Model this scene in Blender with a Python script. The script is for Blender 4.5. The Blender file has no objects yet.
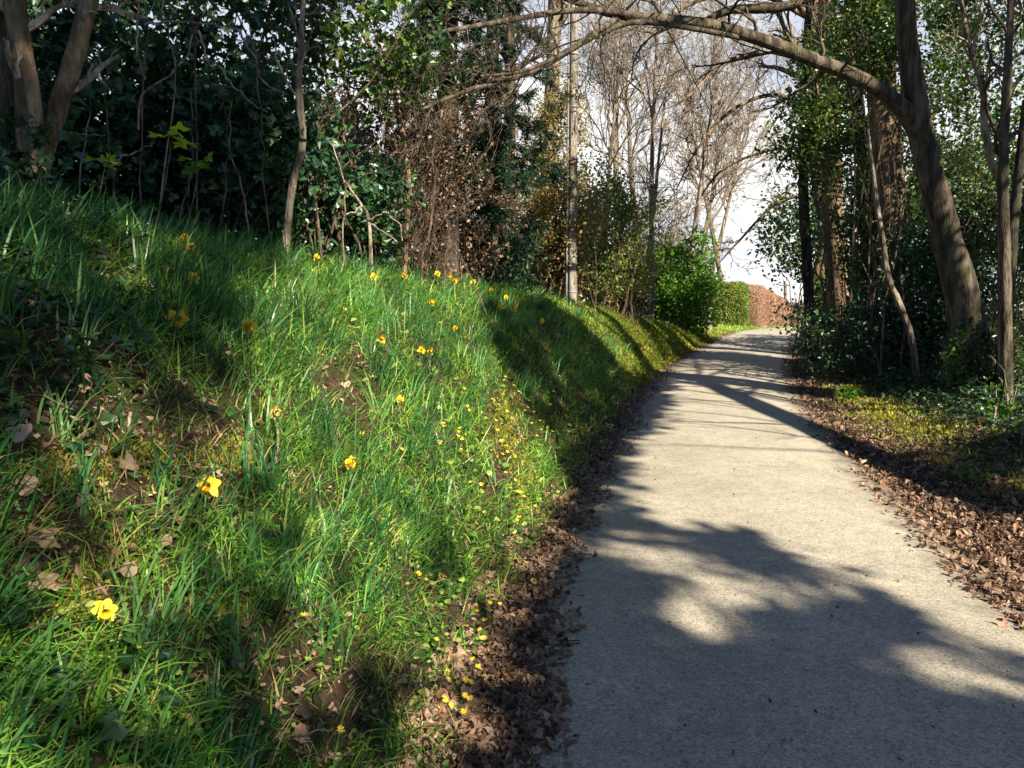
import bpy, math
import numpy as np
from mathutils import Vector

R = math.radians
rng = np.random.default_rng(11)
C = bpy.context.scene.collection
scn = bpy.context.scene

# ------------------------------------------------------------------ camera
PITCH = R(5.33); F = 740.0; EYE = np.array([0.0, 0.0, 1.6])
cd = bpy.data.cameras.new('camera'); cam = bpy.data.objects.new('camera', cd); C.objects.link(cam)
cam.location = EYE; cam.rotation_euler = (R(90) - PITCH, 0, 0)
cd.sensor_width = 36; cd.lens = F / 1024 * 36; cd.clip_end = 2000; cd.clip_start = 0.05
scn.camera = cam

def ray(px, py):
    dx = (np.asarray(px, float) - 512) / F; du = -(np.asarray(py, float) - 384) / F
    return np.stack([dx, math.cos(PITCH) + du * math.sin(PITCH), -math.sin(PITCH) + du * math.cos(PITCH)], -1)

def at(px, py, Y):
    """the point seen at a pixel, Y metres ahead of the viewer"""
    d = ray(px, py); return EYE + d * (np.asarray(Y, float) / d[..., 1])[..., None]

def project(p):
    q = np.asarray(p, float) - EYE
    f = q[..., 1] * math.cos(PITCH) - q[..., 2] * math.sin(PITCH)
    u = q[..., 1] * math.sin(PITCH) + q[..., 2] * math.cos(PITCH)
    f = np.where(f < .05, .05, f)
    return 512 + F * q[..., 0] / f, 384 - F * u / f

# ------------------------------------------------------------------ sun and sky
SUN_AZ, SUN_EL = R(34), R(38)      # to the right of straight behind the viewer
SUN = np.array([math.sin(SUN_AZ) * math.cos(SUN_EL), -math.cos(SUN_AZ) * math.cos(SUN_EL), math.sin(SUN_EL)])
ld = bpy.data.lights.new('sun', 'SUN'); ld.energy = 5.0; ld.angle = R(0.55); ld.color = (1.0, .89, .70)
lo = bpy.data.objects.new('sun', ld); C.objects.link(lo)
lo.rotation_euler = Vector(SUN).to_track_quat('Z', 'Y').to_euler(); lo.location = (5, -20, 20)

w = bpy.data.worlds.new('World'); scn.world = w; w.use_nodes = True
nt = w.node_tree; N = nt.nodes; L = nt.links; bg = N['Background']
sky = N.new('ShaderNodeTexSky'); sky.sky_type = 'NISHITA'; sky.sun_disc = False
sky.sun_elevation = SUN_EL; sky.sun_rotation = R(180) - SUN_AZ
sky.air_density = .8; sky.dust_density = .3; sky.ozone_density = 8.0
tc = N.new('ShaderNodeTexCoord')
mp = N.new('ShaderNodeMapping'); mp.inputs['Scale'].default_value = (1, 1, 2.6)
nz = N.new('ShaderNodeTexNoise'); nz.inputs['Scale'].default_value = 2.1; nz.inputs['Detail'].default_value = 7; nz.inputs['Roughness'].default_value = .55
rp = N.new('ShaderNodeValToRGB'); rp.color_ramp.elements[0].position = .46; rp.color_ramp.elements[1].position = .60
sx = N.new('ShaderNodeSeparateXYZ')
mr = N.new('ShaderNodeMapRange'); mr.inputs[1].default_value = .55; mr.inputs[2].default_value = .2; mr.inputs[3].default_value = 0; mr.inputs[4].default_value = .9
ad = N.new('ShaderNodeMath'); ad.operation = 'ADD'; ad.use_clamp = True
mul = N.new('ShaderNodeMath'); mul.operation = 'MULTIPLY'; mul.inputs[1].default_value = .4
mx = N.new('ShaderNodeMixRGB'); mx.inputs['Color2'].default_value = (8.3, 8.3, 8.1, 1)
L.new(tc.outputs['Generated'], mp.inputs['Vector']); L.new(mp.outputs[0], nz.inputs['Vector']); L.new(nz.outputs['Fac'], rp.inputs[0])
L.new(tc.outputs['Generated'], sx.inputs[0]); L.new(sx.outputs['Z'], mr.inputs[0])
L.new(rp.outputs[0], mul.inputs[0]); L.new(mul.outputs[0], ad.inputs[0]); L.new(mr.outputs[0], ad.inputs[1])
fy = N.new('ShaderNodeMapRange'); fy.inputs[1].default_value = -.15; fy.inputs[2].default_value = .35; L.new(sx.outputs['Y'], fy.inputs[0])
m2 = N.new('ShaderNodeMath'); m2.operation = 'MULTIPLY'; L.new(ad.outputs[0], m2.inputs[0]); L.new(fy.outputs[0], m2.inputs[1])
L.new(m2.outputs[0], mx.inputs['Fac'])
n9 = N.new('ShaderNodeTexNoise'); n9.inputs['Scale'].default_value = 5; n9.inputs['Detail'].default_value = 6; L.new(mp.outputs[0], n9.inputs['Vector'])
cc = N.new('ShaderNodeValToRGB'); cc.color_ramp.elements[0].position = .36; cc.color_ramp.elements[1].position = .62
cc.color_ramp.elements[0].color = (.64, .67, .72, 1); cc.color_ramp.elements[1].color = (.92, .91, .88, 1); L.new(n9.outputs['Fac'], cc.inputs[0])
sc9 = N.new('ShaderNodeVectorMath'); sc9.operation = 'SCALE'; sc9.inputs['Scale'].default_value = 9.6; L.new(cc.outputs[0], sc9.inputs[0]); L.new(sc9.outputs[0], mx.inputs['Color2']); L.new(sky.outputs[0], mx.inputs['Color1']); L.new(mx.outputs[0], bg.inputs['Color'])
bg.inputs['Strength'].default_value = 0.05
scn.view_settings.view_transform = 'Standard'; scn.view_settings.look = 'None'; scn.view_settings.gamma = 1
scn.view_settings.exposure = 1.58

# ------------------------------------------------------------------ geometry helpers
def fin(a, t): return np.asarray(a, t)

class G:
    """collects vertices, quads and triangles for ONE mesh"""
    def __init__(s): s.v = []; s.r = []; s.q = []; s.t = []; s.n = 0; s.mq = []; s.mt = []
    def add(s, v, q=None, t=None, rnd=0.5, mat=0):
        v = np.asarray(v, np.float32).reshape(-1, 3)
        r = np.broadcast_to(np.asarray(rnd, np.float32), (len(v),))
        s.v.append(v); s.r.append(r)
        if q is not None and len(q): q = np.asarray(q, np.int64).reshape(-1, 4) + s.n; s.q.append(q); s.mq.append(np.full(len(q), mat))
        if t is not None and len(t): t = np.asarray(t, np.int64).reshape(-1, 3) + s.n; s.t.append(t); s.mt.append(np.full(len(t), mat))
        s.n += len(v); return s
    def mesh(s, name, mats, smooth=False):
        me = bpy.data.meshes.new(name)
        if not s.v: return me
        v = np.concatenate(s.v); r = np.concatenate(s.r)
        q = np.concatenate(s.q) if s.q else np.zeros((0, 4), int); t = np.concatenate(s.t) if s.t else np.zeros((0, 3), int)
        me.vertices.add(len(v)); me.vertices.foreach_set('co', v.ravel())
        nl = q.size + t.size; me.loops.add(nl)
        me.loops.foreach_set('vertex_index', np.concatenate([q.ravel(), t.ravel()]).astype(np.int32))
        me.polygons.add(len(q) + len(t))
        st = np.concatenate([np.arange(len(q)) * 4, q.size + np.arange(len(t)) * 3]).astype(np.int32)
        me.polygons.foreach_set('loop_start', st)
        mi = np.concatenate([x for x in s.mq + s.mt]).astype(np.int32) if (s.mq or s.mt) else np.zeros(0, np.int32)
        me.polygons.foreach_set('material_index', mi)
        me.polygons.foreach_set('use_smooth', np.full(len(q) + len(t), bool(smooth)))
        a = me.attributes.new('rnd', 'FLOAT', 'POINT'); a.data.foreach_set('value', r.astype(np.float32))
        me.update(calc_edges=True)
        for m in (mats if isinstance(mats, (list, tuple)) else [mats]): me.materials.append(m)
        return me

def tag(o, label=None, cat=None, group=None, kind=None):
    if label: o['label'] = label
    if cat: o['category'] = cat
    if group: o['group'] = group
    if kind: o['kind'] = kind
    return o

def obj(name, g, mats, parent=None, smooth=False, loc=None):
    """links ONE mesh object; with loc the world-space vertices are moved so that loc is its origin"""
    o = bpy.data.objects.new(name, None if g is None else g if isinstance(g, bpy.types.Mesh) else g.mesh(name, mats, smooth))
    C.objects.link(o)
    if loc is not None and g is not None:
        o.data.transform(__import__('mathutils').Matrix.Translation(-Vector(loc)))
        if parent is None: o.location = loc
    if parent is not None: o.parent = parent
    return o

def empty(name, loc, label, cat, group=None):
    o = bpy.data.objects.new(name, None); C.objects.link(o); o.location = [float(c) for c in loc]
    o.empty_display_size = .2
    return tag(o, label, cat, group)

def part(name, g, mats, root, smooth=False):
    return obj(name, g, mats, root, smooth, loc=tuple(root.location))

def nrm(a): return a / np.maximum(np.linalg.norm(a, axis=-1, keepdims=True), 1e-9)

def tubes(g, paths, radii, sides=5, rnd=None, mat=0, cap=True):
    """paths (N,K,3), radii (N,K)"""
    P = np.asarray(paths, float); 
    if P.ndim == 2: P = P[None]
    r = np.broadcast_to(np.asarray(radii, float), P.shape[:2]); n, k, _ = P.shape
    T = np.gradient(P, axis=1); T = nrm(T)
    ax = nrm(P[:, -1] - P[:, 0]); ref = np.where(np.abs(ax[:, 2:3]) > .8, np.array([[1., 0.13, 0]]), np.array([[0, 0.1, 1.]]))[:, None, :]
    U = nrm(np.cross(T, ref)); V = np.cross(T, U)
    a = np.arange(sides) * 2 * np.pi / sides
    v = P[:, :, None] + r[:, :, None, None] * (np.cos(a)[:, None] * U[:, :, None] + np.sin(a)[:, None] * V[:, :, None])
    i = np.arange(n)[:, None, None]; j = np.arange(k - 1)[None, :, None]; s = np.arange(sides)[None, None, :]
    b = (i * k + j) * sides
    q = np.stack([b + s, b + (s + 1) % sides, b + sides + (s + 1) % sides, b + sides + s], -1).reshape(-1, 4)
    if rnd is None: rnd = rng.random(n)
    g.add(v.reshape(-1, 3), q, None, np.repeat(np.broadcast_to(rnd, (n,)), k * sides), mat)

def smooth_path(pts, n):
    """Catmull-Rom through the points"""
    p = np.asarray(pts, float); m = len(p)
    p = np.concatenate([2 * p[:1] - p[1:2], p, 2 * p[-1:] - p[-2:-1]])
    t = np.linspace(0, m - 1 - 1e-6, n); i = t.astype(int); f = (t - i)[:, None] if p.ndim == 2 else t - i
    a, b, c, d = p[i], p[i + 1], p[i + 2], p[i + 3]
    return .5 * (2 * b + (c - a) * f + (2 * a - 5 * b + 4 * c - d) * f ** 2 + (3 * b - a - 3 * c + d) * f ** 3)

def trunk_tube(g, pts, rads, n=24, sides=14, lump=.08, mat=0, rnd=.5):
    P = smooth_path(pts, n); r = smooth_path(np.asarray(rads, float)[:, None], n)[:, 0]
    P[1:-1] += rng.normal(0, 1, (n - 2, 3)) * r[1:-1, None] * lump * .5
    T = nrm(np.gradient(P, axis=0)); U = nrm(np.cross(T, [[0.05, 1, .12]])); V = np.cross(T, U)
    a = np.arange(sides) * 2 * np.pi / sides; ph = rng.random(4) * 6
    rr = r[:, None] * (1 + lump * (np.sin(3 * a + ph[0])[None] * .5 + .5 * np.sin(2 * a + ph[1] + np.linspace(0, 4, n)[:, None]) + rng.normal(0, .35, (n, sides))))
    v = P[:, None] + rr[..., None] * (np.cos(a)[None, :, None] * U[:, None] + np.sin(a)[None, :, None] * V[:, None])
    j = np.arange(n - 1)[:, None]; s = np.arange(sides)[None]
    q = np.stack([j * sides + s, j * sides + (s + 1) % sides, (j + 1) * sides + (s + 1) % sides, (j + 1) * sides + s], -1)
    g.add(v.reshape(-1, 3), q.reshape(-1, 4), None, rnd, mat)
    return P, r

# ---- leaf templates: (verts (M,3) as x, y, z with y along the leaf, quads, tris)
def lobed(k, depth, aspect=1.0, npts=20, rings=1, curl=.15, back=.35):
    a = np.linspace(0, 2 * np.pi, npts, endpoint=False)
    rr = 1 - depth * (.5 - .5 * np.cos(k * a)) ** .8
    rr *= 1 - back * (.5 + .5 * np.cos(a - np.pi)) ** 3
    v = [[0, 0, 0]]; t = []; q = []
    for j in range(1, rings + 1):
        f = j / rings
        for i in range(npts): v.append([math.sin(a[i]) * rr[i] * f * .5 * aspect, math.cos(a[i]) * rr[i] * f * .5, curl * f * f * .5 * (math.cos(2 * a[i]) * .6 - .4)])
    for i in range(npts): t.append([0, 1 + (i + 1) % npts, 1 + i])
    for j in range(1, rings):
        b = 1 + (j - 1) * npts
        for i in range(npts): q.append([b + i, b + (i + 1) % npts, b + npts + (i + 1) % npts, b + npts + i])
    v = np.array(v); v[:, 1] += .5
    return v, np.array(q).reshape(-1, 4).astype(int), np.array(t)
TPL = {
 'oval': (np.array([[0, 0, 0], [-.27, .3, .07], [-.22, .7, .06], [0, 1, -.05], [.22, .7, .06], [.27, .3, .07]]), np.array([[0, 3, 2, 1], [0, 5, 4, 3]]), np.zeros((0, 3), int)),
 'rhomb': (np.array([[0, 0, 0], [-.3, .45, .08], [0, 1, -.03], [.3, .45, .08]]), np.zeros((0, 4), int), np.array([[0, 2, 1], [0, 3, 2]])),
 'needle': (np.array([[0, 0, 0], [-.09, .4, .02], [0, 1, -.12], [.09, .4, .02]]), np.zeros((0, 4), int), np.array([[0, 2, 1], [0, 3, 2]])),
 'ivy': (np.array([[0, .1, 0], [-.42, -.02, .05], [-.5, .38, .03], [-.24, .5, .1], [0, 1.0, -.04], [.24, .5, .1], [.5, .38, .03], [.42, -.02, .05]]), np.zeros((0, 4), int),
         np.array([[0, 2, 1], [0, 3, 2], [0, 4, 3], [0, 5, 4], [0, 6, 5], [0, 7, 6]])),
 'round': lobed(1, .12, 1.05, 8, 1, -.3, .25),
 'lobe5': lobed(5, .48, 1.0, 20, 1, .35, .45),
}

def leaves(g, pos, size, kind='oval', up=0.3, crumple=0., rnd=None, mat=0, face=None, aim=None):
    pos = np.asarray(pos, float); n = len(pos)
    if n == 0: return
    tv, tq, tt = TPL[kind]; m = len(tv); size = np.broadcast_to(np.asarray(size, float), (n,))
    nn = nrm(rng.normal(0, 1, (n, 3)) + np.array([0, 0, up * 3.]) + (0 if face is None else np.asarray(face) * 1.0))
    a = rng.normal(0, 1, (n, 3)) + (0 if aim is None else np.asarray(aim) * 2.0)
    yy = nrm(a - nn * (a * nn).sum(1, keepdims=True)); xx = np.cross(yy, nn)
    T = np.broadcast_to(tv, (n, m, 3)).copy()
    if crumple: T = T + rng.normal(0, crumple, T.shape) * np.array([.6, .4, 1.]); T[:, :, 2] += (crumple * 3 * rng.normal(0, 1, (n, 1))) * (T[:, :, 0] ** 2) * 3
    v = pos[:, None] + size[:, None, None] * (T[..., :1] * xx[:, None] + T[..., 1:2] * yy[:, None] + T[..., 2:] * nn[:, None])
    off = (np.arange(n) * m)[:, None, None]
    if rnd is None: rnd = rng.random(n)
    g.add(v.reshape(-1, 3), (tq[None] + off).reshape(-1, 4) if len(tq) else None, (tt[None] + off).reshape(-1, 3) if len(tt) else None, np.repeat(np.broadcast_to(rnd, (n,)), m), mat)

def blades(g, pos, length, width, lean, azi, bend=.6, rnd=None, segs=3, spread=1.0):
    pos = np.asarray(pos, float); n = len(pos); length = np.broadcast_to(length, (n,)); width = np.broadcast_to(width, (n,))
    az = azi; d = np.stack([np.cos(az), np.sin(az), np.zeros(n)], -1)
    t = np.linspace(0, 1, segs + 1)
    ang = lean[:, None] + (bend * (t[None] ** 1.3)) * np.clip(rng.normal(1, .45, (n, 1)), 0, 2.6)
    dl = length[:, None] / segs
    x = np.concatenate([np.zeros((n, 1)), np.cumsum(np.sin(ang[:, 1:]) * dl, 1)], 1); z = np.concatenate([np.zeros((n, 1)), np.cumsum(np.cos(ang[:, 1:]) * dl, 1)], 1)
    c = pos[:, None] + x[..., None] * d[:, None] + z[..., None] * np.array([0, 0, 1.])
    fa = az + np.pi / 2 + rng.normal(0, .6, n); s = np.stack([np.cos(fa), np.sin(fa), rng.normal(0, .15, n)], -1)
    ww = width[:, None] * np.array([.75, 1., .85, .08] if segs == 3 else [.8, .9, .08])[None]
    v = np.stack([c - s[:, None] * ww[..., None] / 2, c + s[:, None] * ww[..., None] / 2], 2)
    k = segs + 1; b = (np.arange(n) * k * 2)[:, None] + (np.arange(segs) * 2)[None]
    q = np.stack([b, b + 1, b + 3, b + 2], -1).reshape(-1, 4)
    if rnd is None: rnd = rng.random(n)
    g.add(v.reshape(-1, 3), q, None, np.repeat(rnd, k * 2))

# ------------------------------------------------------------------ materials
MAT = {}
def nodes(name):
    m = bpy.data.materials.new(name); m.use_nodes = True; MAT[name] = m
    return m, m.node_tree.nodes, m.node_tree.links, m.node_tree.nodes['Principled BSDF']
def ramp(Nn, stops, interp='LINEAR'):
    r = Nn.new('ShaderNodeValToRGB'); e = r.color_ramp; e.interpolation = interp
    while len(e.elements) < len(stops): e.elements.new(.5)
    for el, (p, c) in zip(e.elements, stops): el.position = p; el.color = (*c, 1)
    return r
def noise(Nn, Ll, vec, scale, detail=4, rough=.55):
    n = Nn.new('ShaderNodeTexNoise'); n.inputs['Scale'].default_value = scale; n.inputs['Detail'].default_value = detail; n.inputs['Roughness'].default_value = rough
    if vec is not None: Ll.new(vec, n.inputs['Vector'])
    return n
def leafmat(name, cols, rough=.5, trans=.35, patch=1.2, tint=None, spec=.35):
    m, Nn, Ll, b = nodes(name)
    at_ = Nn.new('ShaderNodeAttribute'); at_.attribute_name = 'rnd'
    r = ramp(Nn, [(i / max(1, len(cols) - 1), c) for i, c in enumerate(cols)]); Ll.new(at_.outputs['Fac'], r.inputs[0])
    geo = Nn.new('ShaderNodeNewGeometry'); nz_ = noise(Nn, Ll, geo.outputs['Position'], patch, 3)
    hs = Nn.new('ShaderNodeHueSaturation'); mrn = Nn.new('ShaderNodeMapRange'); mrn.inputs[1].default_value = .3; mrn.inputs[2].default_value = .7; mrn.inputs[3].default_value = .6; mrn.inputs[4].default_value = 1.4
    Ll.new(nz_.outputs['Fac'], mrn.inputs[0]); Ll.new(mrn.outputs[0], hs.inputs['Value']); Ll.new(r.outputs[0], hs.inputs['Color'])
    Ll.new(hs.outputs[0], b.inputs['Base Color']); b.inputs['Roughness'].default_value = rough; b.inputs['Specular IOR Level'].default_value = spec
    if trans:
        tr = Nn.new('ShaderNodeBsdfTranslucent'); mix = Nn.new('ShaderNodeMixShader'); mix.inputs[0].default_value = trans
        hs2 = Nn.new('ShaderNodeHueSaturation'); hs2.inputs['Hue'].default_value = .485; hs2.inputs['Value'].default_value = 1.6; hs2.inputs['Saturation'].default_value = 1.1
        Ll.new(hs.outputs[0], hs2.inputs['Color']); Ll.new(hs2.outputs[0], tr.inputs['Color'])
        out = Nn['Material Output']; Ll.new(b.outputs[0], mix.inputs[1]); Ll.new(tr.outputs[0], mix.inputs[2]); Ll.new(mix.outputs[0], out.inputs['Surface'])
    return m
def barkmat(name, c1, c2, moss=(.05, .07, .02), mossamt=.35, scale=9, bump=.5):
    m, Nn, Ll, b = nodes(name)
    tcn = Nn.new('ShaderNodeTexCoord'); mpn = Nn.new('ShaderNodeMapping'); mpn.inputs['Scale'].default_value = (1, 1, .22); Ll.new(tcn.outputs['Object'], mpn.inputs[0])
    n1 = noise(Nn, Ll, mpn.outputs[0], scale, 8, .65); n2 = noise(Nn, Ll, tcn.outputs['Object'], 1.8, 4); n3 = noise(Nn, Ll, mpn.outputs[0], scale * 5, 4)
    r = ramp(Nn, [(.33, tuple(x * .3 for x in c1)), (.47, c1), (.62, c2)]); Ll.new(n1.outputs['Fac'], r.inputs[0])
    mr_ = Nn.new('ShaderNodeMapRange'); mr_.inputs[1].default_value = .48; mr_.inputs[2].default_value = .66; mr_.inputs[4].default_value = mossamt; Ll.new(n2.outputs['Fac'], mr_.inputs[0])
    mi = Nn.new('ShaderNodeMixRGB'); mi.inputs['Color2'].default_value = (*moss, 1); Ll.new(mr_.outputs[0], mi.inputs[0]); Ll.new(r.outputs[0], mi.inputs['Color1']); Ll.new(mi.outputs[0], b.inputs['Base Color'])
    b.inputs['Roughness'].default_value = .9; b.inputs['Specular IOR Level'].default_value = .15; bump = bump * 1.6
    ma = Nn.new('ShaderNodeMath'); ma.operation = 'ADD'; Ll.new(n1.outputs['Fac'], ma.inputs[0]); Ll.new(n3.outputs['Fac'], ma.inputs[1])
    bp = Nn.new('ShaderNodeBump'); bp.inputs['Strength'].default_value = bump; bp.inputs['Distance'].default_value = .06; Ll.new(ma.outputs[0], bp.inputs['Height']); Ll.new(bp.outputs[0], b.inputs['Normal'])
    return m
def flat(name, c, rough=.6):
    m, Nn, Ll, b = nodes(name)
    geo = Nn.new('ShaderNodeNewGeometry'); n = noise(Nn, Ll, geo.outputs['Position'], 60, 3)
    hs = Nn.new('ShaderNodeHueSaturation'); hs.inputs['Color'].default_value = (*c, 1)
    mr_ = Nn.new('ShaderNodeMapRange'); mr_.inputs[1].default_value = .3; mr_.inputs[2].default_value = .7; mr_.inputs[3].default_value = .75; mr_.inputs[4].default_value = 1.25
    Ll.new(n.outputs['Fac'], mr_.inputs[0]); Ll.new(mr_.outputs[0], hs.inputs['Value']); Ll.new(hs.outputs[0], b.inputs['Base Color']); b.inputs['Roughness'].default_value = rough
    return m

leafmat('grass', [(.014, .06, .018), (.05, .17, .032), (.15, .33, .045), (.28, .44, .07), (.46, .48, .15)], .38, .48, .9)
leafmat('bulb_leaf', [(.02, .085, .036), (.06, .18, .05), (.15, .30, .08)], .35, .35, .9)
leafmat('straw', [(.28, .2, .09), (.42, .33, .17), (.2, .16, .06)], .7, .3, 3)
leafmat('moss', [(.09, .10, .012), (.20, .20, .02), (.34, .31, .04)], .85, .2, 2.5)
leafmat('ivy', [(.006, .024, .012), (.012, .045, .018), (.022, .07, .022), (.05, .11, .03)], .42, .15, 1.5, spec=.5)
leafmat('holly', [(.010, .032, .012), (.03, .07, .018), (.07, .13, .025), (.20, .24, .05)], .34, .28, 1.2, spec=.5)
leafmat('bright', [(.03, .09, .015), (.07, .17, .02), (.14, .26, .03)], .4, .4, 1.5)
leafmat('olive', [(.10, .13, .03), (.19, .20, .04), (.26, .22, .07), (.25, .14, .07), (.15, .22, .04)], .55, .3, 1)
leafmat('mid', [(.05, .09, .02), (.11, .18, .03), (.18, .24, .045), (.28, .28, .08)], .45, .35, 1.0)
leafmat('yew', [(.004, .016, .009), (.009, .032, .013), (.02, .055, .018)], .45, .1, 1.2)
leafmat('beech', [(.22, .13, .09), (.30, .18, .125), (.38, .25, .17), (.30, .24, .13)], .6, .3, .5)
leafmat('dead', [(.035, .022, .016), (.10, .06, .038), (.20, .13, .085), (.36, .25, .17), (.17, .085, .052), (.26, .17, .11)], .75, .15, 6)
leafmat('dead_pale', [(.25, .17, .11), (.40, .29, .20), (.33, .18, .11)], .7, .15, 9)
leafmat('maple', [(.20, .30, .03), (.32, .42, .05)], .4, .45, 3)
leafmat('petal', [(.85, .62, .04), (.9, .74, .10)], .45, .3, 3)
leafmat('trumpet', [(.8, .46, .01), (.85, .52, .02)], .45, .25, 3)
leafmat('withered', [(.62, .48, .14), (.55, .36, .10)], .6, .25, 3)
flat('stem', (.045, .12, .03)); flat('cable', (.02, .02, .022)); flat('conduit', (.16, .16, .16)); flat('metal', (.25, .25, .26), .4); flat('porcelain', (.5, .48, .44), .3)
barkmat('bark', (.055, .043, .032), (.15, .12, .09)); barkmat('bark_pale', (.14, .11, .08), (.32, .27, .21), mossamt=.2)
barkmat('bark_warm', (.12, .08, .05), (.32, .215, .14), mossamt=.35); barkmat('bark_dark', (.035, .03, .026), (.09, .075, .06))
barkmat('bark_green', (.09, .085, .045), (.22, .20, .11), mossamt=.6); barkmat('twig', (.10, .07, .05), (.24, .17, .12), mossamt=.15, scale=20)
barkmat('twig_pale', (.24, .19, .14), (.48, .41, .32), mossamt=.1, scale=20); barkmat('pole_wood', (.17, .15, .13), (.34, .30, .25), mossamt=.15, scale=14, bump=.3)

# ------------------------------------------------------------------ terrain
def spl(xs, ys):
    gx = np.linspace(-60, 400, 4601); gy = np.interp(gx, xs, ys); k = np.hanning(31); k /= k.sum()
    gp = np.pad(gy, 15, mode='reflect', reflect_type='odd'); gy = np.convolve(gp, k, 'valid')
    return lambda y: np.interp(y, gx, gy)
cx = spl([-60, -5, 0, 2.6, 4.3, 7.4, 12.3, 15.9, 22.5, 27, 34, 44, 60, 85, 120, 400], [-1, 1.0, 1.16, 1.27, 1.50, 2.24, 3.42, 4.6, 7.1, 9.0, 12.1, 17., 26, 41, 62, 230])
zr = spl([-60, 0, 7.4, 12.3, 15.9, 22.5, 27, 31, 38, 45, 60, 120, 400], [-.6, 0, 0.02, .2, .41, .62, .84, .93, .92, .8, .55, 0, -3])
HB = spl([-60, 0, 4, 8, 12, 17, 20, 25, 30, 40, 400], [2.1, 2.1, 2.08, 2.0, 1.85, 1.4, 1.15, .55, .2, .1, .1])
WB = spl([-60, 0, 4, 12, 20, 30, 400], [2.4, 2.4, 2.4, 2.1, 1.8, 1.6, 1.6])
LE, RE = 1.42, 1.42       # half width of the tarmac
_ph = np.random.default_rng(3).random((14, 3)) * 6.28; _fr = np.random.default_rng(4).normal(0, 1, (14, 2))
def bumps(x, y, s):
    r = 0
    for i in range(14):
        k = _fr[i] * s * (1 + i * .25); r = r + np.sin(x * k[0] + y * k[1] + _ph[i, 0]) / (1 + i * .3)
    return r / 4
def U(x, y): return x - cx(y)
def H(x, y):
    x = np.asarray(x, float); y = np.asarray(y, float); u = U(x, y); z = zr(y)
    foot = -(LE + .16) + .10 * bumps(x * 0, y, 2.2)
    s = (foot - u) / WB(y)
    S = np.where(s > 0, 1 - np.clip(1 - s, 0, 1) ** 1.75, 0); S = S + np.clip(s - 1, 0, 12) * .05
    zz = z + HB(y) * S
    bk = np.clip(s * 3, 0, 1)
    zz = zz + bk * (.055 * bumps(x, y, 1.7) + .03 * bumps(x + 9, y, 5.))
    ur = u - RE
    rr = .26 * (1 - np.exp(-np.clip(ur, 0, 99) ** 2 / 2.2)) + .07 * np.clip(ur - 1, 0, 8)
    zz = zz + np.where(ur > 0, rr + np.clip(ur * 2, 0, 1) * .035 * bumps(x, y, 2.4), 0)
    camber = -.035 * (np.clip(np.abs(u), 0, 1.6) / 1.4) ** 2
    return zz + camber
_t = np.geomspace(.7, 160, 240)
def ground_px(px, py):
    d = ray(px, py); one = d.ndim == 1; d = np.atleast_2d(d); P = EYE + d[:, None] * _t[None, :, None]
    b = P[..., 2] < H(P[..., 0], P[..., 1]); i = np.where(b.any(1), b.argmax(1), len(_t) - 1); lo_, hi_ = _t[np.maximum(i - 1, 0)], _t[i]
    for _ in range(9):
        m = (lo_ + hi_) / 2; Q = EYE + d * m[:, None]; under = Q[:, 2] < H(Q[:, 0], Q[:, 1]); hi_ = np.where(under, m, hi_); lo_ = np.where(under, lo_, m)
    Q = EYE + d * hi_[:, None]; return Q[0] if one else Q
def onground(x, y, dz=0): return np.stack([x, y, H(x, y) + dz], -1)

def sheet(xs, ys, f):
    X, Y = np.meshgrid(xs, ys); v = f(X, Y).reshape(-1, 3); nx, ny = len(xs), len(ys)
    i = np.arange(nx - 1)[None]; j = np.arange(ny - 1)[:, None]; b = j * nx + i
    return v, np.stack([b, b + 1, b + nx + 1, b + nx], -1).reshape(-1, 4)
us = np.concatenate([-np.geomspace(3.2, 200, 34)[::-1] - 1, np.linspace(-4.1, 4.2, 150), np.geomspace(3.3, 260, 34) + 1])
ys = np.concatenate([-np.geomspace(.5, 60, 26)[::-1], np.linspace(-.4, 14, 200), np.linspace(14.1, 34, 130), np.geomspace(34.3, 380, 60)])
g = G(); v, q = sheet(us, ys, lambda X, Y: np.stack([cx(Y) + X, Y, H(cx(Y) + X, Y)], -1)); g.add(v, q)
def groundmat():
    m, Nn, Ll, b = nodes('soil'); geo = Nn.new('ShaderNodeNewGeometry'); P = geo.outputs['Position']
    n1 = noise(Nn, Ll, P, 1.6, 6); n2 = noise(Nn, Ll, P, 28, 6, .7); n3 = noise(Nn, Ll, P, 90, 4, .7)
    r1 = ramp(Nn, [(.3, (.018, .012, .008)), (.5, (.055, .035, .022)), (.7, (.11, .075, .045))]); Ll.new(n2.outputs['Fac'], r1.inputs[0])
    r2 = ramp(Nn, [(.35, (.015, .03, .008)), (.65, (.05, .07, .015))]); Ll.new(n3.outputs['Fac'], r2.inputs[0])
    f = ramp(Nn, [(.48, (0, 0, 0)), (.6, (1, 1, 1))]); Ll.new(n1.outputs['Fac'], f.inputs[0])
    mi = Nn.new('ShaderNodeMixRGB'); Ll.new(f.outputs[0], mi.inputs[0]); Ll.new(r1.outputs[0], mi.inputs[1]); Ll.new(r2.outputs[0], mi.inputs[2]); Ll.new(mi.outputs[0], b.inputs['Base Color'])
    b.inputs['Roughness'].default_value = .95; b.inputs['Specular IOR Level'].default_value = .1
    ma = Nn.new('ShaderNodeMath'); ma.operation = 'ADD'; Ll.new(n2.outputs['Fac'], ma.inputs[0]); Ll.new(n3.outputs['Fac'], ma.inputs[1])
    bp = Nn.new('ShaderNodeBump'); bp.inputs['Strength'].default_value = .8; bp.inputs['Distance'].default_value = .03; Ll.new(ma.outputs[0], bp.inputs['Height']); Ll.new(bp.outputs[0], b.inputs['Normal'])
    return m
tag(obj('ground', g, groundmat(), smooth=True), 'brown woodland soil under the grass bank and verges', 'ground', kind='structure')

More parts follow.
